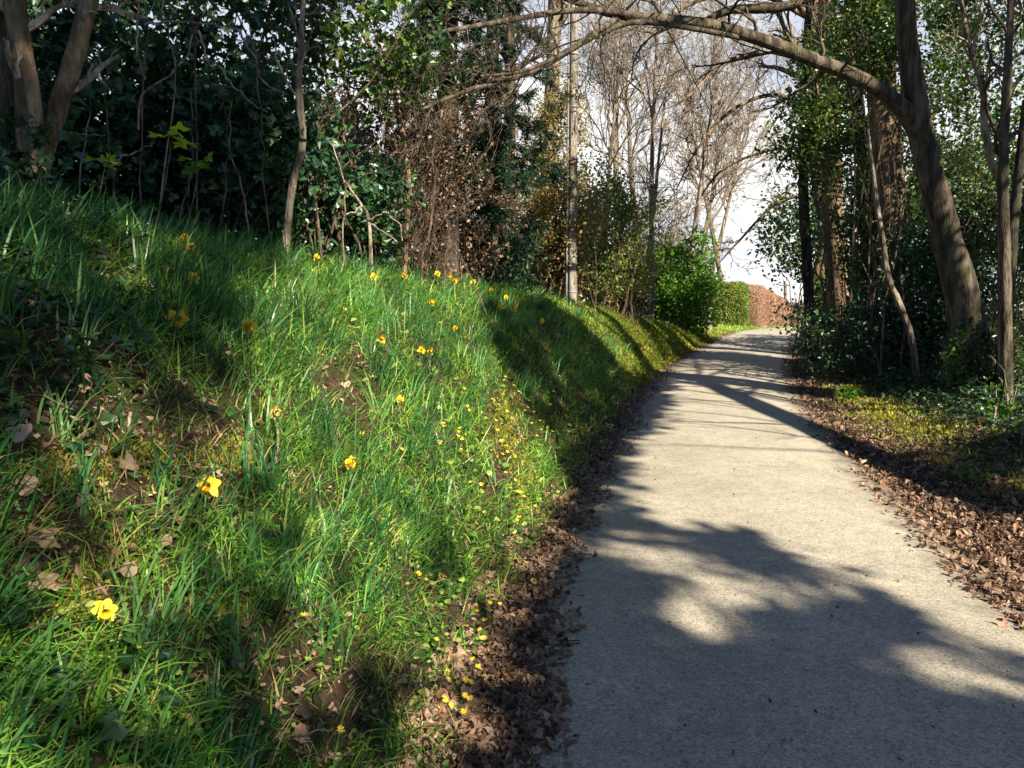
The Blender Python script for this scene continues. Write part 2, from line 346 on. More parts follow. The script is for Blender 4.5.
def roadmat():
    m, Nn, Ll, b = nodes('asphalt'); geo = Nn.new('ShaderNodeNewGeometry'); P = geo.outputs['Position']
    vo = Nn.new('ShaderNodeTexVoronoi'); vo.inputs['Scale'].default_value = 110; Ll.new(P, vo.inputs['Vector'])
    vo2 = Nn.new('ShaderNodeTexVoronoi'); vo2.inputs['Scale'].default_value = 46; Ll.new(P, vo2.inputs['Vector'])
    n1 = noise(Nn, Ll, P, .9, 5, .6); n2 = noise(Nn, Ll, P, 9, 6, .7); n4 = noise(Nn, Ll, P, 160, 3, .8)
    sp = Nn.new('ShaderNodeSeparateColor'); Ll.new(vo.outputs['Color'], sp.inputs[0])
    r = ramp(Nn, [(0, (.18, .163, .133)), (.3, (.285, .26, .21)), (.7, (.33, .30, .242)), (1, (.43, .39, .317))]); Ll.new(sp.outputs[0], r.inputs[0])
    hs = Nn.new('ShaderNodeHueSaturation'); Ll.new(r.outputs[0], hs.inputs['Color'])
    ad_ = Nn.new('ShaderNodeMath'); ad_.operation = 'ADD'; Ll.new(n1.outputs['Fac'], ad_.inputs[0]); Ll.new(n2.outputs['Fac'], ad_.inputs[1])
    mr_ = Nn.new('ShaderNodeMapRange'); mr_.inputs[1].default_value = .75; mr_.inputs[2].default_value = 1.25; mr_.inputs[3].default_value = .76; mr_.inputs[4].default_value = 1.14
    Ll.new(ad_.outputs[0], mr_.inputs[0]); Ll.new(mr_.outputs[0], hs.inputs['Value'])
    # dirt towards the edges (uses the across-the-road coordinate stored in rnd)
    a_ = Nn.new('ShaderNodeAttribute'); a_.attribute_name = 'rnd'; n5 = noise(Nn, Ll, P, 3.5, 6, .7)
    ms = Nn.new('ShaderNodeMath'); ms.operation = 'MULTIPLY_ADD'; ms.inputs[1].default_value = .55; Ll.new(n5.outputs['Fac'], ms.inputs[0]); Ll.new(a_.outputs['Fac'], ms.inputs[2])
    mr2 = Nn.new('ShaderNodeMapRange'); mr2.inputs[1].default_value = 1.02; mr2.inputs[2].default_value = 1.26; mr2.inputs[4].default_value = .8; Ll.new(ms.outputs[0], mr2.inputs[0])
    mi = Nn.new('ShaderNodeMixRGB'); mi.inputs['Color2'].default_value = (.075, .055, .04, 1); Ll.new(mr2.outputs[0], mi.inputs[0]); Ll.new(hs.outputs[0], mi.inputs['Color1']); Ll.new(mi.outputs[0], b.inputs['Base Color'])
    b.inputs['Roughness'].default_value = .82; b.inputs['Specular IOR Level'].default_value = .25
    cr = Nn.new('ShaderNodeTexVoronoi'); cr.feature = 'DISTANCE_TO_EDGE'; cr.inputs['Scale'].default_value = .55; nw = noise(Nn, Ll, P, 2.2, 5, .7)
    vm = Nn.new('ShaderNodeVectorMath'); vm.operation = 'MULTIPLY_ADD'; vm.inputs[1].default_value = (.9, .9, .9); Ll.new(nw.outputs['Color'], vm.inputs[0]); Ll.new(P, vm.inputs[2]); Ll.new(vm.outputs[0], cr.inputs['Vector'])
    cm = Nn.new('ShaderNodeMapRange'); cm.inputs[1].default_value = .002; cm.inputs[2].default_value = .008; cm.inputs[3].default_value = .45; cm.inputs[4].default_value = 0; Ll.new(cr.outputs['Distance'], cm.inputs[0])
    nk = noise(Nn, Ll, P, .7, 2); nm = Nn.new('ShaderNodeMapRange'); nm.inputs[1].default_value = .5; nm.inputs[2].default_value = .58; Ll.new(nk.outputs['Fac'], nm.inputs[0])
    c2 = Nn.new('ShaderNodeMath'); c2.operation = 'MULTIPLY'; Ll.new(cm.outputs[0], c2.inputs[0]); Ll.new(nm.outputs[0], c2.inputs[1])
    m3 = Nn.new('ShaderNodeMixRGB'); m3.inputs['Color2'].default_value = (.06, .05, .04, 1); Ll.new(c2.outputs[0], m3.inputs[0]); Ll.new(mi.outputs[0], m3.inputs['Color1']); Ll.new(m3.outputs[0], b.inputs['Base Color'])
    mm = Nn.new('ShaderNodeMath'); mm.operation = 'MULTIPLY_ADD'; mm.inputs[1].default_value = -1.; Ll.new(vo.outputs['Distance'], mm.inputs[0]); Ll.new(n4.outputs['Fac'], mm.inputs[2])
    bp = Nn.new('ShaderNodeBump'); bp.inputs['Strength'].default_value = .4; bp.inputs['Distance'].default_value = .004; Ll.new(mm.outputs[0], bp.inputs['Height']); Ll.new(bp.outputs[0], b.inputs['Normal'])
    return m
g = G(); yr = np.concatenate([-np.geomspace(.5, 60, 20)[::-1], np.linspace(-.4, 34, 260), np.geomspace(34.3, 380, 60)]); ur = np.linspace(-1, 1, 25)
v, q = sheet(ur, yr, lambda X, Y: np.stack([cx(Y) + X * (1.42 + .05 * bumps(X * 0 + np.sign(X) * 5, Y, 3.)), Y, H(cx(Y) + X * 1.42, Y) + .012 - .05 * np.clip(np.abs(X) - .97, 0, 1)], -1))
g.add(v, q, None, np.tile(np.abs(ur), len(yr)))
tag(obj('road', g, roadmat(), smooth=True), 'narrow worn tarmac lane climbing and bending to the right', 'road', kind='structure')
#CONTENT
# ------------------------------------------------------------------ growing things
def grow(P, r, nchild, lenf, ang, K=6, wander=.25, up=.12, tmin=.2, rmin=.004, rf=.62):
    n = len(P); k = P.shape[1]; par = np.repeat(np.arange(n), nchild); N_ = len(par)
    t = rng.uniform(tmin, 1, N_) * (k - 1.001); i = t.astype(int); f = (t - i)[:, None]
    pos = P[par, i] * (1 - f) + P[par, i + 1] * f; tan = nrm(P[par, i + 1] - P[par, i]); rr = r[par, i] * (1 - f[:, 0]) + r[par, i + 1] * f[:, 0]
    plen = np.linalg.norm(np.diff(P, axis=1), axis=2).sum(1)[par]
    perp = nrm(np.cross(tan, rng.normal(0, 1, (N_, 3)))); a = rng.uniform(ang * .6, ang * 1.25, N_)[:, None]
    d = nrm(tan * np.cos(a) + perp * np.sin(a) + np.array([0, 0, up]))
    ln = plen * lenf * rng.uniform(.55, 1.25, N_) * (1 - .35 * t / (k - 1))
    out = [pos]; c = pos; step = (ln / (K - 1))[:, None]
    for _ in range(K - 1):
        d = nrm(d + rng.normal(0, wander, (N_, 3)) + np.array([0, 0, up * .3])); c = c + d * step; out.append(c)
    P2 = np.stack(out, 1); r2 = np.maximum(rr * rf, rmin)[:, None] * np.linspace(1, .35, K)[None]; r2 = np.maximum(r2, rmin * .6)
    return P2, r2

def twiggery(g, P, r, spec, rmin=.004, up=.12, wander=.22, rf0=.5):
    """spec: list of (children, length factor, angle); returns the last generation"""
    allp = []
    for lv, (nc, lf, an) in enumerate(spec):
        P, r = grow(P, r, nc, lf, an, K=7 if lv == 0 else 5, wander=wander, up=up, rmin=rmin, rf=rf0 if lv == 0 else .62)
        tubes(g, P, r, 5 if lv == 0 else 3 if lv > 1 else 4); allp.append(P)
    return P, r, allp

def stem_of(g, pts, rads, n=24, sides=12, lump=.08):
    P, r = trunk_tube(g, pts, rads, n, sides, lump)
    idx = np.linspace(0, n - 1, 12).astype(int)
    return P[idx][None], r[idx][None]

def foot(p, sink=.12):
    p = np.array(p, float); p[2] = float(H(p[0], p[1])) - sink; return p

def clumps_in(c, rad, n, shell=.35, floor=None):
    c = np.asarray(c, float); rad = np.asarray(rad, float)
    d = nrm(rng.normal(0, 1, (n, 3))); q = rng.random(n) ** (1 / 3) * (1 - shell) + shell
    bump = 1 + .22 * np.sin(d[:, 0] * 5 + c[0]) + .18 * np.sin(d[:, 2] * 7 + c[1] * 3)
    p = c + d * rad * (q * bump)[:, None]
    return p

def crown_geo(g, cl, per, spread, size, kind, up=.25, sizevar=.5, flat_=1.0, shade_attr=None):
    n = len(cl); cnt = rng.poisson(per, n); idx = np.repeat(np.arange(n), cnt); N_ = len(idx)
    sp = spread * rng.uniform(.5, 1.3, n)[idx][:, None]
    pos = cl[idx] + rng.normal(0, 1, (N_, 3)) * sp * np.array([1, 1, flat_])
    base = rng.random(n)[idx]; rnd = np.clip(base * .6 + rng.random(N_) * .45, 0, 1)
    leaves(g, pos, size * rng.uniform(1 - sizevar, 1 + sizevar, N_), kind, up=up, rnd=rnd)

def stems_to(g, base, cl, r0=.02, r1=.004, spread=.2, K=9, wob=.26):
    n = len(cl); b = base + np.concatenate([rng.normal(0, spread, (n, 2)), np.zeros((n, 1))], 1)
    b[:, 2] = np.where(np.ones(n, bool), H(b[:, 0], b[:, 1]) - .05, b[:, 2])
    t = np.linspace(0, 1, K)[None, :, None]; ln = np.linalg.norm(cl - b, axis=1)[:, None, None]
    mid = b * .55 + cl * .45; mid[:, 2] = b[:, 2] * .3 + cl[:, 2] * .7
    P = (1 - t) ** 2 * b[:, None] + 2 * t * (1 - t) * mid[:, None] + t * t * cl[:, None]
    P = P + np.cumsum(rng.normal(0, 1, (n, K, 3)), 1) * ln * wob * .12 * np.minimum(1, t * 3)
    r = r0 * .7 * (1 - t[..., 0]) + r1 * t[..., 0]; r = r * rng.uniform(.5, 1.3, (n, 1))
    tubes(g, P, r, 4); return P, r

def shrub(name, label, cat, px0, px1, py0, py1, Y, dep, mat, kind, size, ncl, per, spread, group=None, nst=25, r0=.02, stem='twig', up=.25, shell=.35, lpart='foliage', twigs=None, base=None):
    a = at(px0, py1, Y); b = at(px1, py0, Y); c = (a + b) / 2; rad = np.array([abs(b[0] - a[0]) / 2, dep, abs(b[2] - a[2]) / 2])
    gz = float(H(c[0], c[1])); bl = np.array([c[0], c[1], gz]) if base is None else np.array([base[0], base[1], float(H(*base))])
    root = empty(name, bl, label, cat, group)
    cl = clumps_in(c, rad, ncl, shell); cl = cl[cl[:, 2] > H(cl[:, 0], cl[:, 1]) + .04]
    gs = G(); P, r = stems_to(gs, bl, cl[rng.integers(0, len(cl), nst)], r0, spread=rad[0] * .35)
    if twigs: twiggery(gs, P, r, twigs, rmin=.0035 * max(1, Y / 9), wander=.3)
    part('stems', gs, MAT[stem], root)
    if per:
        gl = G(); crown_geo(gl, cl, per, spread, size, kind, up=up); part(lpart, gl, MAT[mat], root)
    return root

# ------------------------------------------------------------------ shade: where trees behind the viewer keep the sun off
def inpoly(px, py, poly):
    poly = np.asarray(poly, float); x0, y0 = poly[:, 0], poly[:, 1]; x1, y1 = np.roll(x0, -1), np.roll(y0, -1)
    c = np.zeros(px.shape, bool)
    for a, b, c_, d in zip(x0, y0, x1, y1):
        if b == d: continue
        c ^= ((b > py) != (d > py)) & (px < (c_ - a) * (py - b) / (d - b) + a)
    return c
POLY = [  # (outline, density)
 ([(505, 800), (522, 680), (552, 590), (575, 470), (600, 478), (622, 520), (690, 532), (740, 535), (800, 570), (860, 592), (900, 618), (960, 652), (1024, 668), (1300, 800), (1300, 1400), (300, 1400)], 1.0),
 ([(545, 530), (575, 430), (625, 372), (668, 385), (645, 425), (622, 450), (604, 520)], 1.0),
 ([(520, 300), (548, 302), (600, 340), (628, 380), (610, 400), (575, 450), (548, 440), (530, 380), (490, 340)], 1.0),
 ([(480, 290), (520, 300), (545, 430), (510, 420), (490, 350)], .35),
 ([(-60, 150), (130, 180), (240, 205), (280, 250), (215, 330), (185, 425), (100, 420), (-60, 430)], .72),
 ([(190, 330), (235, 370), (300, 520), (400, 545), (520, 530), (510, 640), (470, 790), (-80, 800), (-80, 520), (120, 520)], .52),
 ([(785, 335), (925, 335), (940, 404), (860, 392), (806, 372)], .85),
 ([(890, 462), (960, 440), (1100, 430), (1100, 530), (965, 512), (920, 488)], .8),
]
HOLES = [(703, 606, 74, 50), (640, 545, 55, 16), (908, 660, 60, 28), (835, 590, 60, 16), (1010, 700, 55, 16), (140, 472, 105, 48), (50, 445, 55, 30), (225, 455, 45, 40), (310, 690, 70, 60), (458, 680, 50, 90), (160, 645, 60, 38), (235, 400, 40, 30), (380, 590, 40, 40), (548, 520, 28, 60), (20, 640, 40, 50), (60, 545, 40, 30), (290, 610, 40, 40), (110, 755, 50, 25), (235, 560, 30, 25)]
def shade_density(px, py):
    d = np.zeros(px.shape)
    for pl, s in POLY: d = np.maximum(d, np.where(inpoly(px, py, pl), s, 0))
    for x, y, a, b in HOLES: d = np.where(((px - x) / a) ** 2 + ((py - y) / b) ** 2 < 1, 0, d)
    return d
def lift(p, h): return p + SUN[None] * (h / SUN[2])[:, None]
# ================================================================== trees beyond the frame that throw the shade
n = 44000
sx_ = rng.uniform(-4.5, 10, n); sy_ = rng.uniform(.4, 24, n); sp_ = onground(sx_, sy_)
ppx, ppy = project(sp_); dens = shade_density(ppx, ppy)
nzv = .5 + .5 * np.tanh(2.2 * bumps(sx_ * 1.4 + 3, sy_ * 1.4, 2.6))
keep = rng.random(n) < np.where(dens > .9, 1.5, dens * (.25 + 1.1 * nzv)) * (dens > 0) * .40
tg = sp_[keep]
# the same for the thicket on top of the bank
n = 4200; tx, ty_ = rng.uniform(-60, 330, n), rng.uniform(-60, 215, n); q_ = at(tx, ty_, 5.6); tg2 = q_[rng.random(n) < np.where((tx < 100) | (tx > 270), .0, .18 + .34 * (tx < 250))]
n = 1500; tx = rng.uniform(-28, 8, n) + np.interp(ty_ := rng.uniform(-60, 330, n), [-60, 40, 105, 165, 235, 330], [900, 908, 918, 928, 946, 966]); q_ = at(tx, ty_, 11.2); tg2 = np.concatenate([tg2, q_[rng.random(n) < np.where((ty_ > 185) & (tx > np.interp(ty_, [185, 330], [930, 960])), 0, .3)]])
hh = np.concatenate([rng.uniform(8.0, 10.5, len(tg)), rng.uniform(5, 8, len(tg2))]); tg = np.concatenate([tg, tg2]); ccl = lift(tg, hh)
trunks = [(7.2, -10, 'tall dense evergreen tree on the verge behind the viewer', 'evergreen tree'), (-2.9, -7.0, 'tall dense evergreen tree on the bank behind the viewer', 'evergreen tree'),
          (13, -1, 'broad evergreen tree standing off the right verge', 'evergreen tree')]
tp = np.array([t[:2] for t in trunks]); own = ((ccl[:, None, :2] - tp[None]) ** 2).sum(2).argmin(1)
for i, (x, y, lab, cat) in enumerate(trunks):
    base = foot((x, y, 0)); root = empty('evergreen_tree', base + [0, 0, .12], lab, cat)
    g = G(); P, r = stem_of(g, [base, (x + .2, y + .1, 3.5), (x - .1, y + .2, 7), (x, y, 9.8)], [.38, .28, .2, .08]); part('trunk', g, MAT['bark_dark'], root)
    mine = ccl[own == i]
    gl = G(); crown_geo(gl, mine, 14, .10, .17, 'oval', up=.1)
    if len(mine):
        gb = G(); sel = mine[rng.integers(0, len(mine), (16, 36, 14)[i])]; k = 8; t = np.linspace(0, 1, k)[None, :, None]
        b = P[0][np.clip((sel[:, 2] / 9.8 * 8).astype(int), 3, 8)]; b = b - [0, 0, .4]
        Pb = b[:, None] * (1 - t) + sel[:, None] * t + np.sin(t * 3.1) * [0, 0, .5] + rng.normal(0, .06, (len(sel), k, 3)); tubes(gb, Pb, np.linspace(.055, .012, k)[None] * np.ones((len(sel), 1)), 5)
        part('limbs', gb, MAT['bark_dark'], root)
    top = clumps_in((x, y, 9.6), (1.2, 1.2, 1.0), 50); crown_geo(gl, top[:0 if i == 2 else 50], 14, .2, .12, 'oval')
    part('crown', gl, MAT['holly'], root)

# leaning bare tree just outside the right edge: its trunk shadow bends across the lane
def caster(px, py, h):
    gp = ground_px(px, py); return gp + SUN * ((h) / SUN[2])
base = foot((5.1, 4.1, 0)); root = empty('leaning_tree', base + [0, 0, .12], 'bare leaning tree just past the right edge, throwing the curved shadow', 'tree')
c1 = caster(1040, 512, 1.7); c2 = caster(880, 462, 3.7); c3 = caster(805, 426, 5.6); c4 = caster(722, 390, 7.6); c5 = caster(690, 376, 9.0)
g = G(); Pl, rl = stem_of(g, [base, c1, c2, c3, c4, c5], [.26, .24, .22, .22, .2, .1], n=30)
part('trunk', g, MAT['bark'], root)
g = G(); lim = []
for (a, b, ha, hb, r_) in [((805, 426), (600, 408), 5.6, 7.5, .035), ((850, 445), (640, 421), 4.6, 6.8, .03), ((722, 390), (655, 350), 7.6, 8.2, .05), ((722, 390), (880, 360), 7.6, 8.0, .05), ((805, 426), (960, 462), 5.6, 6.5, .025),
                           ((760, 405), (620, 392), 6.5, 7.4, .03), ((740, 398), (640, 380), 7, 8, .04), ((740, 398), (800, 370), 7., 8.3, .05), ((700, 380), (770, 355), 8.2, 9, .05), ((700, 380), (690, 348), 8.2, 9, .05)]:
    A_ = caster(*a, ha); B_ = caster(*b, hb); t = np.linspace(0, 1, 9)[:, None]; lim.append(A_ * (1 - t) + B_ * t + np.sin(t * 3.14) * rng.normal(0, .12, 3) + rng.normal(0, .02, (9, 3)))
lim = np.array(lim); lr = np.array([.035, .03, .05, .05, .025, .03, .04, .05, .05, .05])[:, None] * np.linspace(1, .4, 9)[None]
tubes(g, lim, lr, 6); twiggery(g, lim, lr, [(5, .4, .7), (4, .5, .6)], rmin=.006)
part('branches', g, MAT['bark'], root)
# more bare trees off the right verge whose limbs streak the crest of the lane
for i, (x, y, hgt, lab) in enumerate([(10.8, 8.5, 11, 'bare tree off the right verge, nearer the lane edge of the picture'), (13.5, 12.5, 12, 'bare tree off the right verge, beyond the nearer bare one')]):
    base = foot((x, y, 0)); root = empty('bare_tree', base + [0, 0, .12], lab, 'bare tree')
    g = G(); P, r = stem_of(g, [base, (x - .2, y + .2, hgt * .4), (x - .5, y, hgt * .7), (x - .9, y, hgt)], [.2, .16, .1, .04]); part('trunk', g, MAT['bark'], root)
    g = G(); twiggery(g, P[:, 4:], r[:, 4:], [(14, .5, .9), (6, .5, .7), (4, .5, .6)], rmin=.008); part('branches', g, MAT['bark'], root)

# ================================================================== the right side
def tree(name, label, cat, pts, rads, mat='bark', spec=None, limbs=None, group=None, n=26, sides=14, rmin=.006, bmat=None, cut=0, lump=.08, up=.12):
    """pts are world points; the first is dropped to the ground"""
    base = foot(pts[0]); root = empty(name, base + [0, 0, .12], label, cat, group)
    g = G(); P, r = stem_of(g, [base] + [np.asarray(p) for p in pts[1:]], rads, n, sides, lump); part('trunk', g, MAT[mat], root, True)
    g = G(); has = False; g_main = g
    if limbs:
        for lp, lr_ in limbs:
            g = G(); LP, LR = stem_of(g, lp, lr_, 20, 9, .07); has = True
            twiggery(g, LP, LR, [(12, .32, .8), (7, .5, .65), (5, .5, .6)], rmin=rmin * .7, up=.03, wander=.3, rf0=.3)
            part('limb', g, MAT[bmat or mat], root, True)
        g = g_main; has = False
    if spec: twiggery(g, P[:, cut:], r[:, cut:], spec, rmin=rmin, up=up); has = True
    if has: part('branches', g, MAT[bmat or mat], root, True)
    return root, P, r
Y3 = 11.4
pts = [at(978, 388, Y3), at(966, 320, Y3), at(946, 235, Y3), at(928, 165, Y3), at(916, 105, Y3), at(908, 40, Y3), at(900, -60, Y3), at(896, -200, Y3)]
limb = [at(924, 140, Y3), at(898, 104, Y3 - .1), at(862, 80, Y3 - .2), at(818, 62, Y3 - .3), at(770, 43, Y3 - .4), at(715, 26, Y3 - .5), at(660, 19, Y3 - .6), at(612, 14, Y3 - .7), at(560, -4, Y3 - .8)]
limb2 = [at(700, 24, Y3 - .5), at(730, 10, Y3 - .3), at(770, 8, Y3 - .2), at(800, 2, Y3 - .1), at(840, -22, Y3)]
limb3 = [at(740, 38, Y3 - .45), at(700, 30, Y3 - .9), at(640, 22, Y3 - 1.4), at(600, 34, Y3 - 1.8), at(560, 56, Y3 - 2.2), at(520, 72, Y3 - 2.6), at(480, 76, Y3 - 3)]
limb4 = [at(622, 15, Y3 - .7), at(600, 30, Y3 - 1.1), at(570, 50, Y3 - 1.7), at(530, 72, Y3 - 2.3), at(470, 90, Y3 - 3.), at(420, 110, Y3 - 3.6)]
limb5 = [at(640, 16, Y3 - .6), at(580, 10, Y3 - 1.3), at(500, 22, Y3 - 2.4), at(440, 32, Y3 - 3.2), at(380, 40, Y3 - 4.)]
arch, Pa, ra = tree('arching_tree', 'big tree on the right verge whose long limb arches over the lane', 'tree', pts, [.31, .25, .195, .172, .16, .14, .12, .09], 'bark',
    limbs=[(limb, [.17, .125, .105, .10, .092, .08, .068, .058, .04]), (limb2, [.05, .06, .07, .06, .04]), (limb3, [.035, .035, .035, .03, .03, .02, .012]), (limb4, [.04, .045, .04, .035, .028, .012]), (limb5, [.04, .04, .03, .022, .01])], n=34, sides=18, rmin=.006, lump=.09)
g = G(); cl = np.array([at(rng.uniform(948, 992) , rng.uniform(330, 388), Y3 - .35 + rng.uniform(-.1, .25)) for _ in range(70)]); crown_geo(g, cl, 9, .07, .07, 'ivy', up=.1)
part('ivy_leaves', g, MAT['holly'], arch)

shrub('holly_bush', 'holly closing the gap directly right of the arching stem', 'holly', 905, 985, -40, 260, 15.5, .7, 'holly', 'oval', .085, 170, 36, .17, 'evergreens of the right verge', nst=14, r0=.025, shell=.05)
# trunks of the cluster further up the lane
tree('ivy_tree', 'pale curved trunk with ivy at the right lane edge near the crest', 'tree', limbs=[([at(813, 120, 21), at(780, 95, 20.5), at(735, 108, 20), at(700, 145, 19.5), at(676, 190, 19)], [.07, .055, .045, .03, .015]), ([at(813, 60, 21), at(770, 52, 20), at(725, 62, 19.5), at(690, 95, 19), at(664, 110, 19)], [.06, .05, .04, .03, .015]), ([at(818, 190, 21), at(775, 205, 21), at(740, 240, 21), at(720, 262, 21)], [.05, .04, .03, .015]), ([at(816, 150, 21), at(770, 150, 21.5), at(720, 172, 22), at(690, 215, 22)], [.05, .045, .035, .015]), ([at(812, 20, 21), at(760, -5, 20), at(700, 0, 19), at(640, 40, 18)], [.07, .06, .05, .02])], pts=[at(806, 338, 21), at(816, 290, 21), at(826, 240, 21), at(818, 180, 21), at(812, 100, 21), at(812, 20, 21), at(815, -80, 21), at(815, -200, 21)], rads=[.24, .2, .19, .19, .2, .2, .17, .1], mat='bark_warm', spec=[(12, .3, .9), (6, .5, .7), (4, .5, .6)], cut=4, rmin=.01)
tree('old_tree', 'stout sunlit rough trunk beside the curved one near the crest', 'tree', [at(840, 345, 19), at(838, 290, 19), at(834, 220, 19), at(830, 140, 19), at(828, 60, 19), at(826, -60, 19), at(820, -200, 19)], [.34, .29, .28, .25, .22, .18, .1], 'bark_warm', spec=[(12, .3, .9), (6, .5, .7), (4, .5, .6)], cut=5, rmin=.01)
tree('old_tree', 'thin dark trunk touching the left of the stout sunlit trunk', 'tree', [at(815, 342, 18), at(806, 250, 18), at(803, 170, 18), at(806, 60, 18), at(815, -80, 18)], [.13, .12, .11, .1, .06], 'bark_dark')
tree('old_tree', 'brown ivied trunk rising behind the arching tree, left of its stem', 'tree', [at(905, 360, 15), at(894, 240, 15), at(884, 120, 15), at(876, 20, 15), at(870, -100, 15)], [.3, .27, .26, .24, .2], 'bark_warm', spec=[(12, .3, .9), (6, .5, .7)], cut=6, rmin=.01)
tree('old_tree', 'shaded trunk half hidden in holly between the brown trunk and the stout one', 'tree', [at(872, 350, 17), at(868, 240, 17), at(858, 120, 17), at(852, 20, 17), at(850, -100, 17)], [.2, .17, .16, .15, .1], 'bark_dark')
tree('slanting_stem', 'slender pale stem leaning right to left below the holly', 'tree', [at(919, 372, 12.6), at(911, 335, 12.7), at(898, 300, 12.8), at(888, 275, 12.9), at(878, 210, 13.1), at(868, 130, 13.4)], [.06, .055, .055, .05, .04, .02], 'bark_pale', lump=.12)
tree('sapling', 'tall straight grey young stem near the right edge behind the saplings', 'tree', [at(1008, 395, 9.8), at(1006, 300, 9.8), at(1003, 180, 9.8), at(1008, 60, 9.8), at(1014, -60, 9.8)], [.075, .065, .06, .05, .03], 'bark', spec=[(9, .3, .9), (5, .5, .7)], cut=3)
tree('sapling', 'dark leaning thin stem behind the grey young stem', 'tree', [at(1000, 392, 11), at(1008, 300, 11), at(1014, 220, 11), at(1026, 100, 11)], [.09, .08, .07, .05], 'bark_dark')
tree('sapling', 'crooked sunlit yellow stem with forked twigs right of the arching tree', 'tree', [at(1004, 380, 10.5), at(1002, 200, 10.5), at(992, 165, 10.4), at(984, 120, 10.4), at(983, 90, 10.3), at(972, 55, 10.2), at(964, 20, 10.1), at(958, -20, 10)], [.06, .055, .05, .045, .04, .035, .03, .02], 'bark_pale', spec=[(14, .4, .9), (5, .5, .7), (3, .5, .6)], cut=4, rmin=.005, bmat='twig_pale')
tree('tree_stump', 'short sunlit broken trunk low beside the arching tree', 'tree stump', [at(994, 392, 12), at(993, 375, 12), at(992, 352, 12)], [.12, .1, .085], 'bark_warm', n=10)
for i, (px, py, Y, tx_, ty2, lab) in enumerate([(1006, 440, 8.0, 1004, 370, 'small budding sapling at the right edge, leafy at its tip'), (1020, 446, 7.8, 1026, 372, 'small budding sapling rightmost on the verge'), (990, 432, 8.3, 996, 385, 'short budding sapling left of its two fellows on the verge')]):
    b = ground_px(px, py); t_ = at(tx_, ty2, b[1]); root, P, r = tree('sapling', lab, 'sapling', [b, (b + t_) / 2 + [.03, 0, 0], t_], [.013, .01, .005], 'twig_pale', spec=[(5, .5, .8)], rmin=.002, n=10, sides=6)
    g = G(); crown_geo(g, P[0][4:] , 5, .07, .05, 'round'); part('leaves', g, MAT['bright'], root)
for i, (px, py, qx, qy, Y) in enumerate([(1015, 60, 955, 55, 9.5), (1030, 95, 930, 60, 9.8), (1030, 180, 975, 30, 9.2), (1030, 120, 940, 88, 10)]):
    pass

# evergreen masses on the right: holly, ivy, laurel
shrub('holly_bush', 'loose green holly reaching over the lane at the crest', 'holly', 757, 832, 190, 278, 22, .9, 'holly', 'oval', .12, 105, 28, .24, 'evergreens of the right verge', nst=14, r0=.03, base=tuple(at(822, 335, 22)[:2]))
shrub('holly_bush', 'dark dense ivied holly hanging low right of the crest', 'holly', 806, 866, 262, 348, 20.5, .9, 'holly', 'oval', .12, 110, 30, .2, 'evergreens of the right verge', nst=14, r0=.03)
shrub('holly_bush', 'tall holly crown around the curved and stout trunks', 'holly', 778, 866, 30, 215, 17.6, .9, 'holly', 'oval', .10, 190, 40, .2, 'evergreens of the right verge', nst=14, r0=.03, base=tuple(at(846, 345, 17)[:2]), shell=.1)
shrub('holly_bush', 'mid height holly with gaps between the stout trunk and the slanting stem', 'holly', 836, 925, 100, 345, 15.8, .8, 'holly', 'oval', .09, 240, 44, .2, 'evergreens of the right verge', nst=20, r0=.03, shell=.1)
shrub('holly_bush', 'top of a tall holly above the arching limb', 'holly', 822, 915, -60, 95, 14.2, .7, 'holly', 'oval', .08, 190, 40, .17, 'evergreens of the right verge', nst=10, r0=.03, base=tuple(at(880, 345, 14)[:2]), shell=.1)
shrub('holly_bush', 'dark holly behind the foot of the arching tree', 'holly', 880, 1000, 190, 375, 14.2, .6, 'ivy', 'oval', .09, 190, 32, .18, 'evergreens of the right verge', nst=20, r0=.03, shell=.05)
shrub('holly_bush', 'sunlit open holly right of the arching tree', 'holly', 938, 1062, 60, 300, 13.4, .7, 'holly', 'oval', .075, 200, 36, .17, 'evergreens of the right verge', nst=20, r0=.025, shell=.1, twigs=[(4, .3, .8)])
shrub('holly_bush', 'holly top with sky gaps in the upper right corner', 'holly', 930, 1080, -60, 70, 13.0, .8, 'holly', 'oval', .075, 120, 32, .17, 'evergreens of the right verge', nst=10, r0=.025, shell=.1, base=tuple(at(1040, 370, 13)[:2]))
shrub('holly_bush', 'far backing holly deep behind the right hand trunks', 'holly', 830, 1120, 140, 350, 21, 1.2, 'ivy', 'oval', .15, 360, 36, .3, 'evergreens of the right verge', nst=20, r0=.04, shell=.1)
shrub('bramble_bush', 'low dark bramble and ivy below the slanting stem', 'bramble', 800, 950, 285, 385, 14.5, .9, 'ivy', 'oval', .07, 200, 34, .15, None, nst=40, r0=.012, shell=.1)
shrub('bramble_bush', 'low bramble at the foot of the grey young stem', 'bramble', 985, 1070, 300, 400, 10.8, .5, 'holly', 'oval', .06, 70, 22, .11, None, nst=26, r0=.01, shell=.1)
tree('sapling', 'bushy grey twigged tree in the upper right with sky behind', 'tree', [at(1040, 390, 12), at(1036, 200, 12), at(1030, 80, 12), at(1024, -60, 12)], [.1, .09, .07, .03], 'bark_warm', spec=[(16, .4, .9), (7, .5, .7), (4, .5, .6)], cut=5, rmin=.006, bmat='twig_pale')

